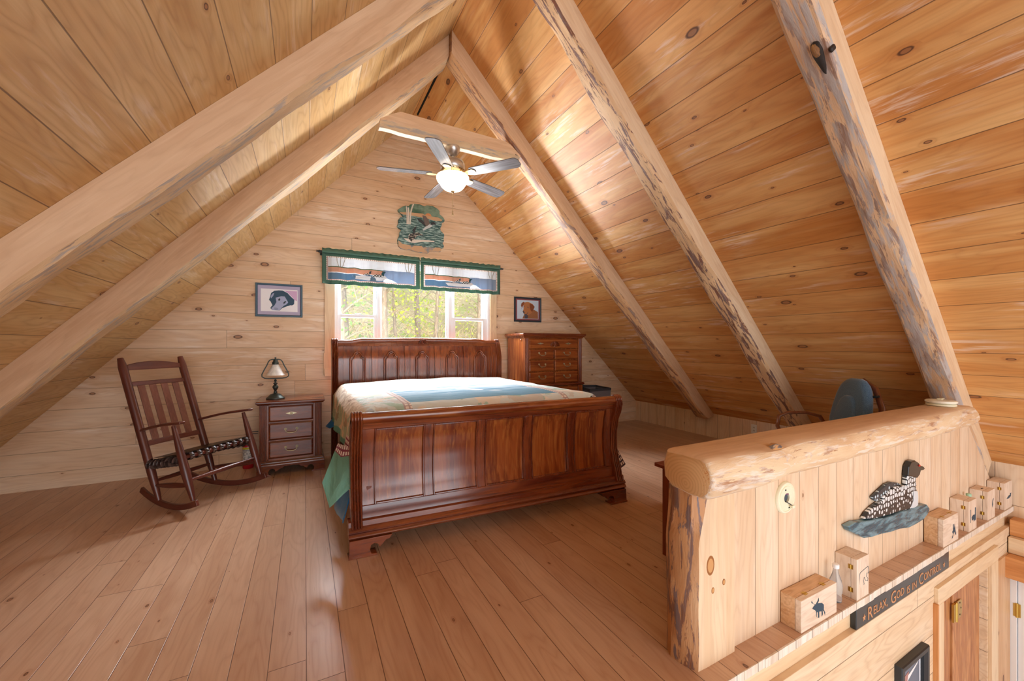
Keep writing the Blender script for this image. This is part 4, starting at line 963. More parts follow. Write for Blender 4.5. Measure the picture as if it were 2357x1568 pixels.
DOG_NOSE=[(-0.051,-0.089),(-0.025,-0.091),(-0.009,-0.105),(-0.025,-0.124),(-0.046,-0.122),(-0.051,-0.107)]
DOG_PINK=[(0.041,0.130),(0.185,0.132),(0.185,-0.001),(0.152,0.013),(0.119,0.055),(0.079,0.102)]
DOG_EAR=[(-0.088,0.040),(-0.072,0.077),(-0.051,0.088),(-0.062,0.051),(-0.082,0.019)]
GD_BODY=[(-0.095,-0.150),(-0.071,-0.088),(-0.022,-0.068),(0.102,0.004),(0.145,-0.016),(0.174,-0.030),(0.179,-0.143)]
GD_HEAD=[(-0.078,0.057),(-0.078,0.094),(-0.040,0.114),(-0.001,0.120),(0.038,0.109),(0.084,0.089),(0.116,0.048),(0.095,0.004),(0.077,-0.034),(0.049,-0.060),(0.013,-0.079),(-0.022,-0.080),(-0.064,-0.076),(-0.092,-0.034),(-0.074,0.003)]
GD_EARL=[(-0.120,0.056),(-0.113,0.092),(-0.078,0.118),(-0.057,0.110),(-0.078,0.070),(-0.113,0.004),(-0.106,0.029)]
GD_EARR=[(0.027,0.093),(0.052,0.094),(0.091,0.077),(0.116,0.048),(0.095,0.004),(0.073,-0.034),(0.045,-0.008),(0.031,0.038)]
GD_NOSE=[(-0.092,-0.025),(-0.081,-0.019),(-0.057,-0.042),(-0.060,-0.060),(-0.078,-0.058)]
GD_MOUTH=[(-0.071,-0.073),(-0.022,-0.065),(0.003,-0.031),(-0.001,-0.049),(-0.022,-0.077),(-0.060,-0.082)]
GD_EYE1=[(-0.015,0.045),(0.013,0.040),(-0.001,0.027)]
GD_EYE2=[(-0.078,0.057),(-0.060,0.052),(-0.067,0.040)]
GD_COLLAR=[(-0.060,-0.088),(-0.036,-0.081),(-0.001,-0.092),(-0.011,-0.147),(-0.057,-0.150)]

# ================= table lamp, extinguisher, hamper =================
lp = thing('table_lamp', 'small bronze table lamp with a frosted glass shade, on the nightstand', 'lamp', (-.271, 4.78, .737))
s_ = M(); s_.lathe([(.082,0),(.086,.006),(.084,.014),(.072,.022),(.058,.036),(.046,.048),(.022,.056),(.014,.060)], seg=28); s_.build('base', m_bronze, lp, smooth=50)
s_ = M(); s_.lathe([(.013,.058),(.018,.068),(.014,.078),(.010,.084),(.018,.098),(.027,.118),(.028,.126),(.020,.140),(.012,.148),(.020,.158),(.020,.164),(.009,.168),(.008,.178),(.014,.186),(.010,.198),(.004,.204)], seg=24); s_.build('stem', m_bronze, lp, smooth=50)
s_ = M(); lo_ = [(0,.212),(-.060,.212),(-.095,.216),(-.118,.232),(-.119,.255),(-.100,.300),(-.075,.350),(-.062,.385),(-.048,.402),(-.03,.408),(0,.408)]
s_.tube([(x, 0, z) for x, z in lo_]+[(-x, 0, z) for x, z in lo_[-2:0:-1]], .0055, 8, closed=True); s_.build('wire_loop', m_bronze, lp, smooth=60)
s_ = M(); s_.lathe([(.006,.430),(.009,.425),(.006,.415),(.010,.408),(.020,.402),(.022,.388),(.030,.378),(.031,.358),(.024,.355)], seg=20); s_.build('shade_cap', m_bronze, lp, smooth=50)
t = NT('frosted glass'); a_ = t.gr(); m_frost = t.fin(t.mix(t.rng(t.noise(t.vec(*a_), 14., 3., .5, 1.5), .35, .65), srgb('#dfe2e2'), srgb('#f7f8f8')), .35, None)
s_ = M(); s_.lathe([(.022,.360),(.034,.340),(.050,.310),(.066,.275),(.083,.250),(.087,.246),(.082,.247),(.064,.276),(.048,.311),(.030,.342),(.020,.358)], seg=32); s_.build('glass_shade', m_frost, lp, smooth=70)
fe = thing('fire_extinguisher', 'red fire extinguisher standing on the floor between rocking chair and nightstand', 'fire extinguisher', (-.53, 5.0, 0))
m_red = plain('red paint', '#c01f2a', .3)
s_ = M(); s_.lathe([(.046,0),(.050,.006),(.050,.25),(.044,.285),(.026,.31),(.018,.318),(.018,.335)], seg=24); s_.build('cylinder', m_red, fe, smooth=50)
s_ = M(); s_.lathe([(.0505,.085),(.0508,.086),(.0508,.225),(.0505,.226)], seg=24)
t = NT('label print'); u, v, n_ = t.gr(); m_lab = t.fin(t.mix(t.m('MULTIPLY', t.rng(t.noise(t.vec(t.m('MULTIPLY', u, 90.), t.m('MULTIPLY', v, 40.), t.m('MULTIPLY', n_, 40.)), 1., 2.), .5, .55), .6), srgb('#e9ece8'), srgb('#5c6e78')), .5)
s_.build('paper_label', m_lab, fe, smooth=60)
s_ = M(); s_.lathe([(.0509,.205),(.0511,.206),(.0511,.222),(.0509,.223)], seg=24); s_.build('label_stripe', plain('yellow stripe', '#d9d21f', .5), fe, smooth=60)
s_ = M(); s_.lathe([(.015,.335),(.015,.355),(.02,.357),(.02,.365)], seg=16); s_.box(-.01,.09,-.009,.009,.372,.378); s_.box(-.01,.085,-.008,.008,.352,.357); s_.build('valve_lever', m_black, fe)
hp = thing('laundry_hamper', 'grey fabric storage bin with a dark folded rim, standing right of the tall dresser', 'hamper', (3.74, 4.62, 0))
m_gry = plain('grey fabric', '#6d6a70', .9); m_gryd = plain('dark grey fabric', '#3a3c42', .9)
s_ = M(); w_, d_ = .19, .17; secs = []
for z, k_, in ((.0,.94),(.3,.97),(.60,1.),(.655,1.01)): secs.append([(-w_*k_,-d_*k_,z),(w_*k_,-d_*k_,z),(w_*k_,d_*k_,z),(-w_*k_,d_*k_,z)])
for z, k_ in ((.655,.96),(.3,.93),(.03,.90)): secs.append([(-w_*k_,-d_*k_,z),(w_*k_,-d_*k_,z),(w_*k_,d_*k_,z),(-w_*k_,d_*k_,z)])
s_.loft(secs); s_.build('bag', m_gry, hp, bevel=.006)
s_ = M(); s_.loft([[(-w_*k_,-d_*k_,z),(w_*k_,-d_*k_,z-.02 if False else z),(w_*k_,d_*k_,z+.01),(-w_*k_,d_*k_,z+.03)] for z, k_ in ((.635,1.025),(.672,1.03),(.672,.97),(.635,.965))], cap=False); s_.build('rim', m_gryd, hp, bevel=.003)

# ================= flat pictures =================
def flat(par, name, poly, cx, y, cz, mat, th=.0012, sx=1., sz=1.):
    s_ = M((1,0,0), (0,0,1)); s_.prism([(cx+a*sx, cz+b*sz) for a, b in poly], lambda a, b, t_: (a, t_, b), y-th, y); return s_.build(name, mat, par, smooth=0)
def frame(par, w_, h_, fw, mat, y0=-.020, y1=0, lip=.006):
    s_ = M((1,0,0), (0,0,1)); o = [(-w_/2,-h_/2),(w_/2,-h_/2),(w_/2,h_/2),(-w_/2,h_/2)]
    def ring(k_, y): return [(x-math.copysign(k_, x), y, z-math.copysign(k_, z)) for x, z in o]
    secs = [ring(0, y1), ring(0, y0+.006), ring(.004, y0), ring(fw*.6, y0), ring(fw, y0+lip), ring(fw, y1)]
    s_.loft(secs, cap=False); return s_.build('frame', mat, par, smooth=20)
def rect(w_, h_): return [(-w_/2,-h_/2),(w_/2,-h_/2),(w_/2,h_/2),(-w_/2,h_/2)]
m_matl = plain('lilac mat', '#b9b3cf', .8); m_paper = plain('white paper', '#f4f5fb', .7); m_navy = plain('slate frame', '#3f5d70', .4); m_dogb = plain('black fur print', '#33536b', .7); m_dogf = plain('muzzle print', '#a9b4d6', .7); m_pink = plain('pink print', '#d7b3da', .7); m_eye = plain('dark eye print', '#24333e', .6); m_noz = plain('nose print', '#8a98bd', .7)
pd = thing('framed_picture', 'framed painting of a resting black dog, left of the window', 'picture', (-.250, 5.10, 1.787))
frame(pd, .452, .366, .022, m_navy); flat(pd, 'mat_board', rect(.42, .33), 0, -.006, 0, m_matl); pp = flat(pd, 'dog_print', rect(.352, .246), 0, -.0075, 0, m_paper)
for i, (nm, ml, mt) in enumerate((('DOG_PINK', DOG_PINK, m_pink), ('DOG_HEAD', DOG_HEAD, m_dogb), ('DOG_FACE', DOG_FACE, m_dogf), ('DOG_EYE1', DOG_EYE1, m_eye), ('DOG_EYE2', DOG_EYE2, m_eye), ('DOG_NOSE', DOG_NOSE, m_noz), ('DOG_EAR', DOG_EAR, m_dogf))):
    flat(pp, 'painted_shape', [(max(-.176, min(.176, a)), max(-.123, min(.123, b))) for a, b in ml], 0, -.0085-.0006*i, 0, mt, sx=.97, sz=.9)
gd = thing('framed_picture', 'framed picture of a golden brown dog with a dark red mat, above the tall dresser', 'picture', (2.915, 5.10, 1.812))
m_fr2 = plain('dark frame', '#2f3842', .4); m_matr = plain('dark red mat', '#8d4b50', .8); m_sky = plain('pale blue print', '#c3d7ea', .7); m_gb = plain('golden fur', '#9c6a44', .8); m_gh = plain('golden fur light', '#b5784a', .8); m_ge = plain('golden ear', '#84492a', .8); m_gn = plain('nose grey', '#4a4a58', .6)
frame(gd, .460, .362, .026, m_fr2); flat(gd, 'mat_board', rect(.42, .32), 0, -.006, 0, m_matr); pp = flat(gd, 'dog_print', rect(.362, .276), 0, -.0075, 0, m_sky)
for i, (ml, mt) in enumerate(((GD_BODY, m_gb), (GD_HEAD, m_gh), (GD_EARL, m_ge), (GD_EARR, m_ge), (GD_NOSE, m_gn), (GD_MOUTH, m_gn), (GD_EYE1, m_gn), (GD_EYE2, m_gn), (GD_COLLAR, m_gn))):
    flat(pp, 'painted_shape', [(max(-.181, min(.181, a)), max(-.138, min(.138, b))) for a, b in ml], 0, -.0085-.0005*i, 0, mt, sx=.98, sz=.95)
# carved loon plaque
pq = thing('carved_plaque', 'carved and painted wooden plaque of loons on a lake, above the window valance', 'wall plaque', (1.34, 5.10, 2.80))
t = NT('painted lake relief'); u, v, n_ = t.gr()
wv = t.noise(t.vec(t.m('MULTIPLY', u, 12.), t.m('MULTIPLY', v, 75.), 0.), 1., 3., .6); 
col = t.mix(t.rng(wv, .45, .60), srgb('#2f5a58'), srgb('#9fbdb8'))
top = t.mix(t.rng(t.noise(t.vec(u, v, 2.), 7., 2.), .4, .6), srgb('#3f6650'), srgb('#7d9a86'))
col = t.mix(t.rng(v, .125, .16), col, top); bot = t.mix(t.rng(t.noise(t.vec(u, v, 5.), 22., 2.), .4, .6), srgb('#c59f7c'), srgb('#8b8f92')); col = t.mix(t.rng(v, -.235, -.25), col, bot)
m_relief = t.fin(col, .4, wv, .9, .012)
m_tan = plain('tan paint', '#c9a27c', .5); m_orng = plain('sunset paint', '#d68f5a', .5); m_birch = plain('birch paint', '#ded6ca', .5); m_duckw = plain('pale feather', '#c9cfd0', .5); m_duckd = plain('dark feather', '#2e3338', .5); m_duckg = plain('grey brown feather', '#6e625c', .5)
s_ = M((1,0,0), (0,0,1)); s_.prism(PLAQUE, lambda a, b, t_: (a, t_, b), -.032, -.001); bd_ = s_.build('board', m_relief, pq, bevel=.005, smooth=0)
def spotted(name, dark, lite, sc, thr=.30):
    t = NT(name); u, v, n_ = t.gr(); d_ = t.n('ShaderNodeTexVoronoi', {'Vector': t.vec(u, v, 0.), 'Scale': sc, 'Randomness': .55}, 0); return t.fin(t.mix(t.rng(d_, thr, thr+.08), srgb(lite), srgb(dark)), .35, d_, -.3, .003)
m_spot = spotted('spotted loon paint', '#23272b', '#e6ebee', 42.)
for i, (nm, ml, mt, th) in enumerate((('shoreline', PL_SHORE, m_tan, .002), ('sun', PL_SUN, m_orng, .003), ('birch_trunk', PL_B1, m_birch, .008), ('birch_trunk', PL_B2, m_birch, .008), ('birch_trunk', PL_B3, m_birch, .008), ('carved_log', PL_LOG, m_birch, .006), ('rock', PL_ROCK1, m_tan, .006), ('rock', PL_ROCK2, m_tan, .006), ('rock', PL_ROCK3, m_tan, .006), ('landing_duck', PL_DUCKB, m_duckw, .010), ('duck_wing', PL_WINGA, m_duckg, .014), ('duck_wing', PL_WINGB, m_duckd, .012), ('duck_head', PL_DHEAD, m_duckd, .012), ('loon', PL_LOONB, spotted('tiny spots', '#2a2c2e', '#dcd8c8', 60., .3), .012), ('loon_head', PL_LOONH, m_duckd, .014))):
    o_ = flat(pq, nm, ml, 0, -.031, 0, mt, th=th)

# ================= valances on a rod =================
m_green = plain('green cotton', '#54796a', .9)
def vy(x): return 5.012+.010*math.sin(x*33)+.008*math.sin(x*57+1)+.004*math.sin(x*131)
def valance(x0, x1, label):
    V = thing('valance', label, 'valance', ((x0+x1)/2, 5.0, 2.36), group='loon print valances over the window')
    cx = (x0+x1)/2; hw = (x1-x0)/2
    t = NT('printed valance'); u, v, n_ = t.gr()    # u: -hw..hw ; v: 0 bottom .. .36
    nz = t.m('MULTIPLY', t.m('SUBTRACT', t.noise(t.vec(t.m('MULTIPLY', u, 3.), 0., 1.), 1., 2.), .5), .06)
    vv = t.m('ADD', v, nz)
    col = t.mix(t.rng(t.m('MAXIMUM', t.m('PINGPONG', t.m('MULTIPLY', u, 130.), 1.), t.m('PINGPONG', t.m('MULTIPLY', v, 130.), 1.)), .8, .95), srgb('#e8ecf0'), srgb('#cfd6dc'))
    us = t.m('ADD', u, nz)
    lf = t.m('LESS_THAN', us, .12)
    col = t.mix(t.m('MULTIPLY', lf, t.m('LESS_THAN', vv, .205)), col, srgb('#3f6a4a'))
    col = t.mix(t.m('MULTIPLY', lf, t.m('LESS_THAN', vv, .196)), col, srgb('#caa28e'))
    col = t.mix(t.m('MULTIPLY', lf, t.m('LESS_THAN', vv, .140)), col, srgb('#e8ecf0')); col = t.mix(t.m('MULTIPLY', lf, t.m('LESS_THAN', vv, .132)), col, srgb('#6d8ca3'))
    col = t.mix(t.m('MULTIPLY', t.m('SUBTRACT', 1., lf), t.m('LESS_THAN', vv, t.m('SUBTRACT', .215, t.m('MULTIPLY', u, .03)))), col, srgb('#93a4b8'))
    col = t.mix(t.m('MULTIPLY', t.m('SUBTRACT', 1., lf), t.m('LESS_THAN', t.m('ADD', vv, t.m('MULTIPLY', us, .45)), .19)), col, srgb('#e4e9ee'))
    au = t.m('ABSOLUTE', u); pk = t.m('MAXIMUM', t.m('GREATER_THAN', t.m('PINGPONG', t.m('MULTIPLY', u, 90.), 1.), .6), t.m('GREATER_THAN', t.m('PINGPONG', t.m('MULTIPLY', v, 90.), 1.), .6))
    inn = t.m('MULTIPLY', t.m('LESS_THAN', au, hw-.062), t.m('MULTIPLY', t.m('GREATER_THAN', v, .060), t.m('LESS_THAN', v, .305)))
    mid = t.m('MULTIPLY', t.m('LESS_THAN', au, hw-.045), t.m('MULTIPLY', t.m('GREATER_THAN', v, .045), t.m('LESS_THAN', v, .320)))
    col = t.mix(inn, t.mix(t.m('MULTIPLY', pk, .6), srgb('#f0ebe2'), srgb('#8e4a52')), col); col = t.mix(mid, srgb('#54796a'), col)
    tl = t.t.nodes.new('ShaderNodeBsdfTranslucent'); t.set(tl.inputs[0], col); mxs = t.t.nodes.new('ShaderNodeMixShader'); mxs.inputs[0].default_value = .3
    mat = t.fin(col, .9); t.t.links.new(t.b.outputs[0], mxs.inputs[1]); t.t.links.new(tl.outputs[0], mxs.inputs[2]); t.t.links.new(mxs.outputs[0], t.out.inputs[0])
    s_ = M(); n1, n2 = 90, 14
    for i in range(n1+1):
        x = x0+(x1-x0)*i/n1
        for j in range(n2+1):
            f_ = j/n2; z = 1.995+.36*f_+.003*math.sin(x*40)*(1-f_); amp = 1.0-.4*f_
            y = 5.012+(vy(x)-5.012)*amp*(.6 if f_ > .85 else 1)
            s_.v.append(Vector((x-cx, y-5.0, z-2.36))); s_.gr.append((x-cx, .36*f_, 0))
    for i in range(n1):
        for j in range(n2):
            a = i*(n2+1)+j; s_.f.append([a, a+n2+1, a+n2+2, a+1]); s_.m.append(0)
    o_ = s_.build('printed_cloth', mat, V, smooth=70); md = o_.modifiers.new('solid', 'SOLIDIFY'); md.thickness = .0025
    s_ = M(); 
    for i in range(n1+1):
        x = x0+(x1-x0)*i/n1; h = .030+.010*noise.noise(Vector((x*22, 3, 1)))
        for j, (dz, dy) in enumerate(((-.012,-.012),(.0,-.018),(.012,-.010),(.012+h,-.004+.014*math.sin(x*75)))):
            s_.add([(x-cx, dy+.010, dz)], [])
    for i in range(n1):
        for j in range(3):
            a = i*4+j; s_.f.append([a, a+4, a+5, a+1]); s_.m.append(0)
    o_ = s_.build('ruffled_heading', m_green, V, smooth=70); md = o_.modifiers.new('solid', 'SOLIDIFY'); md.thickness = .003
    # loons and reeds appliqued in the print
    k_ = (x1-x0)/1.12
    def app(nm, poly, ox, oz, mat, e=.005, sc_=1.):
        s2 = M((1,0,0), (0,0,1)); s2.prism([(ox*k_+a*sc_*k_, oz+b*sc_) for a, b in poly], lambda a, b, t_: (a, vy(a+cx)-5.0-.004-e+t_, b), 0, .002); return s2.build(nm, mat, V, smooth=0)
    m_ck = NT('loon check'); u, v, n_ = m_ck.gr(); ckk = m_ck.m('GREATER_THAN', m_ck.m('MULTIPLY', m_ck.m('SUBTRACT', m_ck.m('PINGPONG', m_ck.m('MULTIPLY', u, 60.), 1.), .5), m_ck.m('SUBTRACT', m_ck.m('PINGPONG', m_ck.m('MULTIPLY', v, 60.), 1.), .5)), 0.); mck = m_ck.fin(m_ck.mix(ckk, srgb('#1d2628'), srgb('#dfe6ea')), .9)
    mw = plain('white applique', '#dfe6ee', .9); mt = plain('teal loon head', '#2c5560', .9); mr = plain('reed applique', '#a39a86', .9)
    wakes = [(-.24,-.255),(-.12,-.240),(.02,-.250),(.10,-.245),(.13,-.225),(.16,-.255),(.10,-.290),(-.05,-.295),(-.20,-.290)]
    app('white_wake', wakes, 0, 0, mw, .004)
    app('loon_back', [(-.03,-.246),(.0,-.222),(.06,-.214),(.105,-.232),(.09,-.252),(.03,-.258)], .01, 0, mck); app('loon_back', [(-.03,-.246),(.0,-.226),(.04,-.224),(.05,-.246)], -.09, .012, mck)
    app('loon_head', [(.085,-.228),(.083,-.20),(.095,-.180),(.115,-.176),(.135,-.184),(.118,-.196),(.110,-.215),(.108,-.235)], .01, 0, mt, .006); app('loon_head', [(.04,-.228),(.04,-.212),(.05,-.198),(.07,-.202),(.058,-.212),(.058,-.230)], -.09, .012, mt, .006)
    for rx, tilt in ((-.385,-.03),(-.37,.0),(-.35,.03),(.40,-.035),(.42,-.01),(.43,.03)):
        app('reed', [(rx,-.165),(rx+.006,-.165),(rx+tilt*.7+.006,-.10),(rx+tilt+.012,-.045),(rx+tilt+.007,-.045),(rx+tilt*.7,-.10)], 0, 0, mr)
valance(.172, 1.288, 'green bordered window valance with loons swimming, the left one of the pair'); valance(1.300, 2.420, 'green bordered window valance with loons swimming, the right one of the pair')
rdt = thing('curtain_rod', 'thin black curtain rod carrying both valances above the window', 'curtain rod', (1.30, 5.02, 2.36))
s_ = M((1,0,0), (0,0,1)); s_.tube([(-1.155,0,0),(1.14,0,0)], .008, 10); s_.build('rod', m_black, rdt, smooth=50)
for sg in (-1, 1):
    s_ = M(); xe = -1.155 if sg < 0 else 1.14; s_.sphere((xe, 0, 0), .016, 0, 12, 8); s_.tube([(xe+sg*.012, 0, 0), (xe+sg*.03, 0, .0)], [.007, .013], 8); s_.build('finial', m_black, rdt, smooth=60)
    s_ = M(); s_.box(xe-sg*.02-.006, xe-sg*.02+.006, .0, .08, -.012, .0); s_.box(xe-sg*.02-.012, xe-sg*.02+.012, .075, .08, -.03, .03); s_.build('bracket', m_black, rdt)

# ================= ceiling fan =================
fan = thing('ceiling_fan', 'nickel ceiling fan with five dark blades and a lit glass bowl', 'ceiling fan', (1.200, 3.480, 3.105))
s_ = M(); s_.lathe([(.066,.0),(.068,-.012),(.062,-.035),(.045,-.062),(.026,-.078),(.014,-.084)], seg=28); s_.build('canopy', m_nickel, fan, smooth=50)
s_ = M(); s_.tube([(0,0,-.08),(0,0,-.125)], .012, 12); s_.lathe([(.02,-.108),(.028,-.113),(.028,-.120),(.04,-.126)], seg=20); s_.build('down_rod', m_nickel, fan, smooth=50)
s_ = M(); s_.lathe([(.03,-.118),(.075,-.122),(.100,-.135),(.112,-.158),(.114,-.185),(.110,-.205),(.104,-.212)], seg=32); s_.build('motor_housing', m_nickel, fan, smooth=50)
m_brs = plain('warm nickel', '#cbb78e', .3, 1.)
s_ = M(); s_.lathe([(.104,-.210),(.108,-.215),(.100,-.235),(.080,-.246),(.06,-.250),(.055,-.262),(.075,-.268),(.08,-.274)], seg=32); vr = s_.build('vent_ring', m_brs, fan, smooth=50)
s_ = M(); 
for i in range(24):
    a = 2*math.pi*i/24; c_, sn = math.cos(a), math.sin(a); s_.tube([(c_*.107, sn*.107, -.216), (c_*.084, sn*.084, -.244)], .0032, 6)
s_.build('vent_slots', m_dark, vr)
t = NT('fan blade wood'); u, v, n_ = t.gr(); m_blade = t.fin(t.mix(t.rng(t.noise(t.vec(t.m('MULTIPLY', u, 3.), t.m('MULTIPLY', v, 50.), 0.), 1., 3.), .35, .65), srgb('#757173'), srgb('#5d5858')), .2, None)
for i in range(5):
    a = R(21.2+72*i); ca, sa = math.cos(a), math.sin(a)
    mx = Matrix.Translation((0, 0, -.255)) @ Matrix.Rotation(a, 4, 'Z') @ Matrix.Rotation(R(-11), 4, 'X')
    s_ = M((ca, sa, 0), (-sa, ca, 0)); outl = [(.185,-.045),(.20,-.056),(.40,-.064),(.62,-.068),(.642,-.060),(.66,-.030),(.662,.030),(.645,.058),(.62,.066),(.40,.062),(.20,.054),(.185,.044)]
    s_.prism(outl, lambda p_, q_, t_: mx @ Vector((p_, q_, t_)), -.003, .004); bl = s_.build('blade', m_blade, fan, bevel=.0015, smooth=20)
    s_ = M(); s_.prism([(.06,-.014),(.13,-.016),(.17,-.034),(.215,-.040),(.235,-.020),(.24,0),(.235,.020),(.215,.040),(.17,.034),(.13,.016),(.06,.014)], lambda p_, q_, t_: mx @ Vector((p_, q_, t_)), -.010, -.004); s_.build('blade_bracket', m_brs, fan, bevel=.002)
t = NT('lit glass bowl'); t.set(t.b.inputs['Base Color'], (1,.95,.88,1)); t.set(t.b.inputs['Emission Color'], (1.,.80,.52,1)); t.set(t.b.inputs['Emission Strength'], 1.7); t.set(t.b.inputs['Roughness'], .3); m_bowl = t.mat
s_ = M(); s_.lathe([(.08,-.262),(.143,-.268),(.149,-.278),(.148,-.292),(.140,-.312),(.124,-.330),(.116,-.342),(.104,-.362),(.080,-.384),(.045,-.398),(.012,-.402)], seg=40); s_.build('glass_bowl', m_bowl, fan, smooth=60)
s_ = M(); s_.lathe([(.004,-.40),(.016,-.402),(.016,-.408),(.007,-.418),(.002,-.422)], seg=14); s_.build('bowl_finial', m_brs, fan, smooth=50)
s_ = M(); s_.tube([(.0,0,-.42),(.0,0,-.585)], .0022, 6); [s_.sphere((0,0,-.43-.012*i), .0032, 0, 6, 4) for i in range(13)]; s_.lathe([(.002,-.58),(.007,-.588),(.004,-.600),(.009,-.612),(.003,-.626)], seg=10); s_.build('pull_chain', m_brs, fan, smooth=50)

# ================= behind the railing: table, office chair, outlet =================
tb = thing('side_table', 'low brown wooden side table standing behind the end post of the railing', 'table', (2.30, 1.50, 0))
m_tbl = wood('table stain', '#8a3f1e', '#74331a', '#9c5230', rough=.35, ring=.4, streak=.4)
s_ = M((1,0,0), (0,1,0)); s_.box(-.385, .385, -.21, .275, .548, .572); s_.build('table_top', m_tbl, tb, bevel=.004)
s_ = M((0,0,1), (0,1,0)); s_.box(-.337, -.315, -.19, .255, 0, .548); s_.build('side_panel', m_tbl, tb, bevel=.003)
s_ = M((0,0,1), (0,1,0)); s_.box(.315, .337, -.19, .255, 0, .548); s_.build('side_panel', m_tbl, tb, bevel=.003)
s_ = M((1,0,0), (0,0,1)); s_.box(-.315, .315, .22, .24, .30, .548); s_.build('back_panel', m_tbl, tb)
s_ = M((1,0,0), (0,1,0)); s_.box(-.315, .315, -.18, .22, .16, .18); s_.build('shelf', m_tbl, tb)
oc = thing('office_chair', 'blue-grey upholstered office chair with bent wood frame, seen over the railing', 'chair', (3.92, 1.78, 0), R(151))
# local: +x is the way the chair faces
t = NT('blue grey upholstery'); u, v, n_ = t.gr(); P3 = t.vec(u, v, n_); m_blu = t.fin(t.mix(t.rng(t.noise(P3, 260., 2.), .4, .6), srgb('#43617c'), srgb('#5c7a94')), .95, t.noise(P3, 260., 2.), .3, .002, Sheen_Weight=.5)
m_bent = wood('bent wood', '#7c4526', '#91552f', '#5e3119', rough=.25, ring=.3, coat=.4)
def pad(name, c, tilt, w_, h_, th, mat, par, taper=.75):
    s_ = M((0,0,1), (0,1,0)); secs = []; n_ = 22; mx = Matrix.Translation(c) @ Matrix.Rotation(tilt, 4, 'Y')
    for j, (k_, d_) in enumerate(((.02,-.5),(.80,-.5),(.93,-.38),(1.,-.12),(1.,.12),(.93,.38),(.80,.5),(.02,.54))):
        ring = []
        for i in range(n_):
            a = 2*math.pi*i/n_; cy_ = math.copysign(abs(math.cos(a))**.62, math.cos(a)); sz_ = math.copysign(abs(math.sin(a))**.62, math.sin(a))
            wz = w_/2*(taper+(1-taper)*(.5-.5*sz_))
            ring.append(mx @ Vector((d_*th, cy_*wz*k_ if k_ > .5 else cy_*wz*k_, sz_*h_/2*k_)))
        secs.append(ring)
    s_.loft(secs); return s_.build(name, mat, par, smooth=70)
bk = pad('backrest', Vector((-.235, 0, .755)), R(-10), .44, .52, .085, m_blu, oc, .66)
pad('lumbar_pad', Vector((-.185, 0, .70)), R(-10), .26, .34, .05, m_blu, bk, .6)
pad('seat', Vector((.02, 0, .46)), R(-90), .48, .48, .09, m_blu, oc, .95)
s_ = M(); a_ = [(-.27,-.20,.42),(-.31,-.20,.60),(-.325,-.185,.78),(-.33,-.12,.93),(-.335,0,.985),(-.33,.12,.93),(-.325,.185,.78),(-.31,.20,.60),(-.27,.20,.42)]
s_.tube(a_, .019, 12, flat=(1.5, .8)); s_.build('bent_back_frame', m_bent, oc, smooth=60)
s_ = M(); s_.tube([(-.30,-.185,.88),(-.27,-.10,.86),(-.27,.10,.86),(-.30,.185,.88)], .011, 8); s_.tube([(-.30,-.185,.70),(-.265,-.10,.70),(-.265,.10,.70),(-.30,.185,.70)], .011, 8); s_.build('back_bracket', m_black, oc, smooth=60)
for sg in (-1, 1):
    s_ = M(); pts = [(-.20,sg*.25,.44),(-.22,sg*.265,.55),(-.17,sg*.275,.64),(-.05,sg*.28,.672),(.12,sg*.28,.672),(.20,sg*.275,.64),(.22,sg*.265,.55),(.17,sg*.25,.44)]
    s_.tube(pts, .016, 12, flat=(1.3, .9)); s_.build('arm', m_bent, oc, smooth=60)
s_ = M(); s_.tube([(0,0,.41),(0,0,.10)], .028, 14); s_.build('gas_column', m_black, oc, smooth=50)
s_ = M()
for i in range(5):
    a = 2*math.pi*i/5; s_.tube([(0,0,.115),(math.cos(a)*.27, math.sin(a)*.27, .075)], [.03,.016], 10, flat=(1,.8))
s_.build('star_base', m_black, oc, smooth=50)
for i in range(5):
    a = 2*math.pi*i/5; s_ = M(); s_.lathe([(.012,-.018),(.026,-.014),(.028,0),(.026,.014),(.012,.018)], (math.cos(a)*.275, math.sin(a)*.275, .028), 16, axis='y'); s_.tube([(math.cos(a)*.27, math.sin(a)*.27, .03), (math.cos(a)*.27, math.sin(a)*.27, .08)], .008, 8); s_.build('caster', m_black, oc, smooth=50)
ou = thing('wall_outlet', 'white electrical outlet on the knee wall beyond the railing', 'outlet', (5.06, 3.06, .225))
s_ = M(); s_.box(-.006, 0, -.036, .036, -.058, .058); s_.build('cover_plate', plain('white plastic', '#f0efea', .4), ou, bevel=.003)
for dz in (-.02, .02):
    s_ = M(); s_.box(-.0075, -.006, -.015, .015, dz-.012, dz+.012); s_.build('socket', plain('ivory plastic', '#e2e0d8', .4), ou, bevel=.002)
    s_ = M(); s_.box(-.0082,-.0074,-.008,-.005,dz-.004,dz+.006); s_.box(-.0082,-.0074,.005,.008,dz-.004,dz+.006); s_.build('slot', m_dark, ou)

# ================= things on and around the railing =================
mp = thing('mounting_plate', 'round cream plastic plate with a centre hole and loose wires, fixed to the partition boards', 'mounting plate', (2.012, 1.075, .577))
s_ = M(); s_.lathe([(.022,-.0),(.022,-.012),(.030,-.013),(.055,-.013),(.057,-.010),(.061,-.010),(.063,-.013),(.070,-.012),(.0745,-.006),(.0745,0)], seg=40, axis='y'); s_.build('disc', m_cream, mp, smooth=40)
s_ = M(); s_.lathe([(.0001,-.004),(.022,-.004),(.022,0)], seg=20, axis='y'); s_.build('hole', plain('grey box', '#46505a', .6), mp)
s_ = M(); s_.tube([(.0,-.005,-.018),(.010,-.022,-.028),(.022,-.026,-.036),(.030,-.022,-.046)], .0022, 6); s_.build('wire', m_black, mp, smooth=60)
s_ = M(); s_.tube([(-.004,-.006,.017),(.004,-.016,.018),(.014,-.010,.020)], .002, 6); s_.build('wire', plain('magenta wire', '#8e3a72', .4), mp, smooth=60)
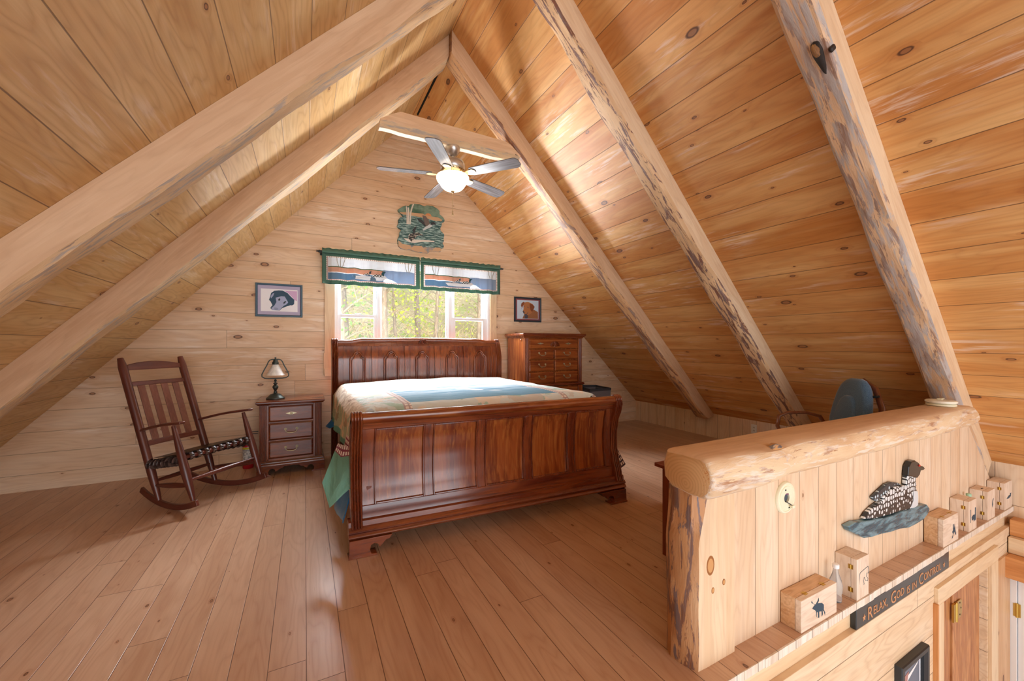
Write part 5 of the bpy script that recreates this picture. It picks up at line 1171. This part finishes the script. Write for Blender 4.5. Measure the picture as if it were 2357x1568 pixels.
s_ = M(); s_.cbox((.024,-.026,-.040), (.020,.010,.014)); s_.build('connector', m_cream, mp, bevel=.002)
s_ = M(); s_.box(-.016,-.008,-.0145,-.0125,.036,.042); s_.box(.012,.022,-.0145,-.0125,-.050,-.046); s_.build('screw_slot', m_dark, mp)
ds = thing('detector_base', 'cream round plastic detector base lying on top of the cap log by the rafter', 'detector base', (4.03, 1.105, .862))
s_ = M(); s_.lathe([(.0001,0),(.070,0),(.078,.004),(.078,.014),(.072,.018),(.0001,.018)], seg=32); s_.build('bottom_disc', m_cream, ds, smooth=40)
s_ = M(); s_.lathe([(.0001,.018),(.076,.020),(.082,.026),(.082,.036),(.074,.041),(.045,.042),(.040,.038),(.0001,.038)], seg=32); s_.build('top_disc', plain('cream plastic top', '#f2efdc', .4), ds, smooth=40)
s_ = M(); s_.tube([(.0,0,.040),(.02,-.01,.052),(.05,.0,.050),(.03,.03,.044)], .003, 6); s_.cbox((-.012,0,.047),(.03,.018,.012)); s_.build('wire', m_cream, ds, smooth=60)
# loon carving
ln_ = thing('loon_carving', 'painted wooden loon wall carving with white speckled back on blue water, on the partition', 'wall carving', (3.0, 1.074, .30))
t = NT('loon scale paint'); u, v, n_ = t.gr(); vo_ = t.t.nodes.new('ShaderNodeTexVoronoi'); vo_.feature = 'DISTANCE_TO_EDGE'; t.set(vo_.inputs['Vector'], t.vec(u, v, 0.)); vo_.inputs['Scale'].default_value = 34.; vo_.inputs['Randomness'].default_value = .5; ed_ = vo_.outputs['Distance']; thr_ = t.rng(v, .10, .02, .12, .26, False)
m_spotb = t.fin(t.mix(t.m('GREATER_THAN', ed_, thr_), srgb('#2a3136'), srgb('#e3eaee')), .3, ed_, .5, .004); m_spotw = spotted('loon wing spots', '#2c3a44', '#c6dce8', 40., .30)
t = NT('blue carved water'); u, v, n_ = t.gr(); wv = t.noise(t.vec(t.m('MULTIPLY', u, 7.), t.m('MULTIPLY', v, 34.), 0.), 1., 4., .6, .6); m_wat = t.fin(t.mix(t.rng(wv, .4, .62), srgb('#2f5566'), srgb('#6f97a6')), .22, wv, 1., .02)
m_lblk = plain('glossy black paint', '#1c2125', .25); m_lwht = plain('white breast paint', '#d8dde2', .4)
for nm, ml, mt, y0, y1 in (('water_base', LOON_WATER, m_wat, -.034, -.0), ('body', LOON_BODY, m_spotb, -.026, -.002), ('back_wing', LOON_WING, m_spotw, -.020, -.002), ('neck', LOON_NECK, m_spotb, -.027, -.002), ('head', LOON_HEAD, m_lblk, -.032, -.002), ('breast', LOON_BREAST, m_lwht, -.029, -.004)):
    s_ = M((1,0,0), (0,0,1)); s_.prism(ml, lambda a, b, t_: (a*1.01, t_, b), y0, y1); o_ = s_.build(nm, mt, ln_, bevel=.006, bseg=3, smooth=0)
s_ = M(); s_.sphere((LOON_EYE[0][0]*1.01, -.033, LOON_EYE[0][1]), .007, 0, 10, 6); s_.build('eye', plain('red eye', '#d0402a', .2), ln_, smooth=60)
# keepsake boxes
m_bx = wood('box pine', '#ead6c2', '#e0c8b1', '#f1e3d4', rough=.5, ring=.5, streak=.3, sc=1.4)
m_bxs = wood('box pine side', '#dcb58c', '#cfa174', '#e8c8a4', rough=.5, ring=.7, streak=.5, sc=1.3)
m_ink = plain('dark blue ink', '#2b4557', .6)
def kbox(x0, x1, y0, y1, h, label, top=False, side=None):
    cx, cy = (x0+x1)/2, (y0+y1)/2; B = thing('keepsake_box', label, 'box', (cx, cy, 0), group='small wooden boxes along the ledge')
    a, b = (x1-x0)/2, (y1-y0)/2; ys = -b+.026
    g_ = (1,0,0) if top else (0,0,1)
    s_ = M(g_, (0,0,1) if top else (1,0,0)); s_.off = Vector((x0*3, x0*7, 0)); s_.box(-a, a, ys+.0008, b, 0, h); s_.build('body', side or m_bx, B, bevel=.0015)
    s_ = M(g_, (0,0,1) if top else (1,0,0)); s_.off = Vector((x0*5, x0*9, 1)); s_.box(-a, a, -b, ys-.0008, 0, h); s_.build('lid', m_bx, B, bevel=.0015)
    for f_ in ((.22,.78) if not top else (.25,.75)):
        s_ = M()
        if top:
            xx = -a+2*a*f_; s_.box(xx-.012, xx+.012, ys-.010, ys+.010, h, h+.0015); s_.tube([(xx-.013, ys, h+.002),(xx+.013, ys, h+.002)], .0026, 8)
        else:
            zz = h*f_; s_.box(-a-.0015, -a, ys-.010, ys+.010, zz-.011, zz+.011); s_.tube([(-a-.002, ys, zz-.012),(-a-.002, ys, zz+.012)], .0026, 8)
        s_.build('hinge', m_gold, B, smooth=40)
    return B, -b
B, yb = kbox(1.976, 2.288, .984, 1.072, .145, 'large wide wooden box with a moose silhouette, nearest the end post', True, m_bxs); flat(B, 'moose_print', MOOSE, -.0, yb-.0002, .075, m_ink, .0008, 1.25, 1.05)
B, yb = kbox(2.478, 2.604, .979, 1.073, .208, 'upright wooden box with an outline drawing of a bear, beside the clear bottle')
s_ = M(); n_ = len(BEAR); s_.tube([(a*.93+.002, yb-.0006, b*1.0+.105) for a, b in BEAR], .0011, 5, closed=True); s_.build('bear_outline', m_ink, B)
B, yb = kbox(3.615, 3.872, .980, 1.070, .178, 'wide wooden box with dragonfly silhouettes, just right of the loon carving', True, m_bxs); flat(B, 'dragonfly_print', DRAGON, -.005, yb-.0002, .095, m_ink, .0008, 1.05, 1.1)
B, yb = kbox(4.070, 4.222, .980, 1.072, .210, 'upright wooden box with a bird and reeds print, next to the dragonfly box'); 
flat(B, 'bird_print', BIRDA, 0, yb-.0002, .105, m_ink, .0008, .9, 1.); s_ = M(); [s_.tube([(x, yb-.0006, .06), (x+.004, yb-.0006, .15)], .0015, 5) for x in (-.045, .04, .052)]; s_.build('reed_print', m_ink, B)
B, yb = kbox(4.460, 4.622, .980, 1.072, .212, 'pale upright wooden box, second from the side wall'); flat(B, 'flower_print', [(.02,-.03),(.035,-.01),(.03,.01),(.05,.035),(.03,.03),(.02,.015),(.015,-.005)], .0, yb-.0002, .11, m_ink, .0008)
s_ = M(); s_.box(-.03, .02, -.004, .002, .212, .2125); s_.build('coin_slot', m_dark, B)
B, yb = kbox(4.853, 5.040, .980, 1.072, .210, 'upright wooden box with a heron silhouette, last one against the side wall'); flat(B, 'heron_print', BIRDC, .02, yb-.0002, .115, m_ink, .0008)
# bottles
t = NT('clear bottle'); t.set(t.b.inputs['Base Color'], srgb('#e9f0f8')); t.set(t.b.inputs['Transmission Weight'], .85); t.set(t.b.inputs['Roughness'], .12); t.set(t.b.inputs['IOR'], 1.3); m_clear = t.mat
def bottle(x, y, h, capm, label):
    B = thing('bottle', label, 'bottle', (x, y, 0)); k_ = h/.19
    s_ = M(); s_.lathe([(.018,0),(.024,.004),(.026,.02),(.024,.04),(.027,.055),(.028,.085),(.024,.11),(.014,.14),(.011,.158),(.011,.17*1)], seg=20); o_ = s_.build('body', m_clear, B, smooth=50); o_.scale = (1,1,k_)
    s_ = M(); s_.lathe([(.014,0),(.015,.003),(.015,.018),(.012,.021),(.0001,.021)], (0,0,.168*k_), 18); s_.build('cap', capm, B, smooth=40)
bottle(2.385, 1.030, .19, m_white, 'small clear plastic bottle with a white cap, between moose box and bear box')
bottle(4.335, 1.045, .205, plain('pale green cap', '#a9cfb0', .4), 'small clear bottle with a pale green cap, behind the upright boxes')
# carved sign under the ledge
sg_ = thing('wall_sign', 'long black wooden sign with carved tan lettering, hanging just under the ledge', 'sign', (3.085, 1.004, -.095), R(0))
s_ = M((1,0,0), (0,0,1)); s_.box(-.615, .615, -.026, 0, -.050, .056); so = s_.build('board', plain('black sign paint', '#2a2e31', .28), sg_, bevel=.003)
m_let = plain('carved tan', '#c89066', .6)
def text(par, body, size, loc, sx=1., sz=1.):
    cu = bpy.data.curves.new('lettering', 'FONT'); cu.body = body; cu.size = size; cu.extrude = .0008; cu.resolution_u = 3
    o_ = bpy.data.objects.new('lettering', cu); COL.objects.link(o_)
    dg = bpy.context.evaluated_depsgraph_get(); me = bpy.data.meshes.new_from_object(o_.evaluated_get(dg)); bpy.data.objects.remove(o_)
    me.materials.clear(); me.materials.append(m_let); o_ = bpy.data.objects.new('lettering', me); COL.objects.link(o_); o_.parent = par; o_.location = loc; o_.rotation_euler = (R(90), 0, 0); o_.scale = (sx, sz, 1)
    return max(v.co.x for v in me.vertices)*sx
xx = -.50
for wd_, gap_ in (('RELAX,', .04), ('GOD', .035), ('IS', .03), ('IN', .035), ('CONTROL', .02)):
    big = wd_ in ('RELAX,', 'GOD', 'CONTROL')
    w1 = text(sg_, wd_[0], .095 if big else .06, (xx, -.0268, -.036), 1.0, 1.); xx += w1+.006
    w1 = text(sg_, wd_[1:], .062 if big else .06, (xx, -.0268, -.026 if big else -.036), 1.05, 1.); xx += w1+gap_
def star(cx, cz, r): return [(cx+math.cos(math.pi/2+i*math.pi/5)*(r if i % 2 == 0 else r*.42), cz+math.sin(math.pi/2+i*math.pi/5)*(r if i % 2 == 0 else r*.42)) for i in range(10)]
flat(sg_, 'star', star(-.535, -.010, .020), 0, -.0262, 0, m_let, .001); flat(sg_, 'star', star(min(.58, xx+.03), -.010, .020), 0, -.0262, 0, m_let, .001)
# small framed picture on the lower wall
lpic = thing('framed_picture', 'small black framed photo on the lower wall left of the slatted door', 'picture', (3.085, .977, -.615))
frame(lpic, .37, .28, .045, m_black, y0=-.035, lip=.012); flat(lpic, 'mat_board', rect(.29, .20), 0, -.006, 0, m_paper); pp = flat(lpic, 'photo_print', rect(.24, .15), 0, -.0075, 0, plain('grey photo', '#6f7686', .5)); flat(pp, 'painted_shape', [(-.12,-.075),(-.01,-.075),(-.04,-.02),(-.03,.05),(-.12,.03)], 0, -.0089, 0, plain('reddish photo area', '#b0807a', .5)); flat(pp, 'painted_shape', [(-.05,.0),(.08,.05),(.10,.065),(-.04,.03)], 0, -.0095, 0, m_white)

# ================= outside the window =================
random.seed(11)
t = NT('leaf litter hillside'); tc = t.n('ShaderNodeTexCoord', out=3)
n1 = t.noise(tc, 1.6, 5., .7); n2 = t.noise(tc, 9., 5., .75); n0 = t.noise(tc, .35, 2.)
col = t.mix(t.rng(n2, .38, .62), srgb('#94805f'), srgb('#c2b38c')); col = t.mix(t.rng(n1, .50, .60), col, srgb('#8f9a58')); col = t.mix(t.rng(n0, .45, .62), col, srgb('#8f8560')); m_hill = t.fin(col, .95, n2, .8, .1)
s_ = M(); ny, nx = 26, 30; vs = []
for j in range(ny+1):
    y = 6.5+j*1.0
    for i in range(nx+1):
        x = -14+i*1.15; z = -2.6+max(0, y-7.0)*.46+.25*noise.noise(Vector((x*.5, y*.5, 2))); vs.append((x, y, z))
s_.add(vs, [(j*(nx+1)+i, j*(nx+1)+i+1, (j+1)*(nx+1)+i+1, (j+1)*(nx+1)+i) for j in range(ny) for i in range(nx)])
struct(s_.build('ground_hillside', m_hill, smooth=180))
def gz(x, y): return -2.6+max(0, y-7.0)*.46
m_trunk = bark('tree bark', '#8f8474', '#7a6e5f', '#4b4238', '#a8a296', .5, .5); m_twig = plain('bare twig', '#a89474', .9); m_twg2 = plain('grey twig', '#8c8474', .9)
m_lfy = plain('fresh yellow green leaf', '#9db04c', .8); m_lfg = plain('evergreen needles', '#557a40', .8)
def tree(x, y, h, r, label, leaf=None, nleaf=0, spread=1.2, z0f=.35):
    T = thing('tree', label, 'tree', (x, y, gz(x, y)-.1), group='trees on the hillside outside the window')
    s_ = M((0,0,1), (1,0,0)); pts = []; rs = []; lx = random.uniform(-.04, .04)
    for i in range(10):
        f_ = i/9; pts.append((lx*h*f_+.06*math.sin(f_*5+x), .03*math.sin(f_*7), h*f_)); rs.append(r*(1.15-.75*f_))
    s_.tube(pts, rs, 9); tr_ = s_.build('trunk', m_trunk, T, smooth=60)
    s_ = M((0,0,1), (1,0,0))
    for i in range(26):
        f_ = random.uniform(.2, .97); a = random.uniform(0, 2*math.pi); L_ = random.uniform(.4, 1.3)*(1.2-f_); b = Vector((lx*h*f_, 0, h*f_))
        e_ = b+Vector((math.cos(a)*L_, math.sin(a)*L_, L_*random.uniform(.1, .9))); s_.tube([b, (b+e_)/2+Vector((0,0,.05)), e_], [r*.22, r*.14, r*.05], 5)
        for k_ in range(2):
            m_ = b+(e_-b)*random.uniform(.4, .9); s_.tube([m_, m_+Vector((random.uniform(-.4,.4), random.uniform(-.4,.4), random.uniform(-.1,.5)))], [r*.08, .004], 4)
    s_.build('branches', m_twg2, T, smooth=60)
    if leaf:
        s_ = M()
        for i in range(nleaf):
            a = random.uniform(0, 2*math.pi); f_ = random.uniform(z0f, 1.05); rr = spread*random.random()**.5*(1.25-f_*.7); c_ = Vector((math.cos(a)*rr+lx*h*f_, math.sin(a)*rr, h*f_)); d1 = Vector((random.uniform(-1,1), random.uniform(-1,1), random.uniform(-1,1))).normalized()*random.uniform(.03,.075); d2 = d1.cross(Vector((random.uniform(-1,1), random.uniform(-1,1), .3))).normalized()*random.uniform(.02,.05)
            s_.add([c_-d1, c_+d2, c_+d1, c_-d2], [(0,1,2,3)])
        s_.build('foliage', leaf, T, smooth=0)
for x, y, h, r, lb, lf_, nl, sp in ((-.2,9.2,6.5,.11,'evergreen tree with dark green boughs, furthest left through the window',m_lfg,900,1.2),(.75,9.8,7.,.13,'thick grey trunk seen through the left sash',m_lfg,300,1.),(1.9,11.5,7.,.12,'grey tree trunk in the left part of the middle pane',m_lfy,500,1.3),(2.6,12.6,6.,.05,'thin leaning tree in the middle of the middle pane',m_lfy,350,1.1),(3.6,11.8,6.,.07,'slim leafless tree at the right of the middle pane',m_lfy,260,1.1),(4.7,11.2,5.5,.10,'dark bare tree seen through the right sash',None,0,1),(1.2,14.5,8.,.10,'distant tree with yellow green leaves behind the grey trunk',m_lfy,900,1.8),(4.0,15.5,8.,.10,'distant tree with yellow green leaves at the right',m_lfy,900,1.8),(-1.2,12.5,8.,.10,'distant leafy tree beyond the left sash',m_lfg,900,1.8),(6.3,14.0,7.,.09,'distant bare tree beyond the right sash',m_lfy,300,1.4)):
    tree(x, y, h, r, lb, lf_, nl, sp)
s_ = M()
for i in range(2600):
    y = random.uniform(8.6, 17); x = random.uniform(-.35, .75)*(y) ; z = gz(x, y); L_ = random.uniform(.5, 1.7); d1 = Vector((random.uniform(-.9,.9), random.uniform(-.5,.5), random.uniform(.35,1.))).normalized(); p_ = Vector((x, y, z-.05)); m_ = p_+d1*L_*.5+Vector((random.uniform(-.08,.08),0,.04)); e_ = p_+d1*L_+Vector((random.uniform(-.2,.2), 0, -random.uniform(0,.3)))
    s_.tube([p_, m_, e_], [.010, .008, .003], 3, mat=random.randint(0, 1), cap=False)
for i in range(3500):
    y = random.uniform(9, 20); x = random.uniform(-.35, .75)*y; c_ = Vector((x, y, gz(x, y)+random.uniform(.1, 1.8))); d1 = Vector((random.uniform(-1,1), random.uniform(-1,1), random.uniform(-1,1))).normalized()*random.uniform(.02,.06); d2 = d1.cross(Vector((.3, .5, random.uniform(-1,1)))).normalized()*.03
    s_.add([c_-d1, c_+d2, c_+d1, c_-d2], [(0,1,2,3)], 2)
br = s_.build('undergrowth', [m_twig, plain('pale dry grass', '#d8c690', .9), m_lfy], smooth=0)
tag(br, 'tangle of dry brush and new leaves covering the hillside outside', 'brush', kind='stuff')
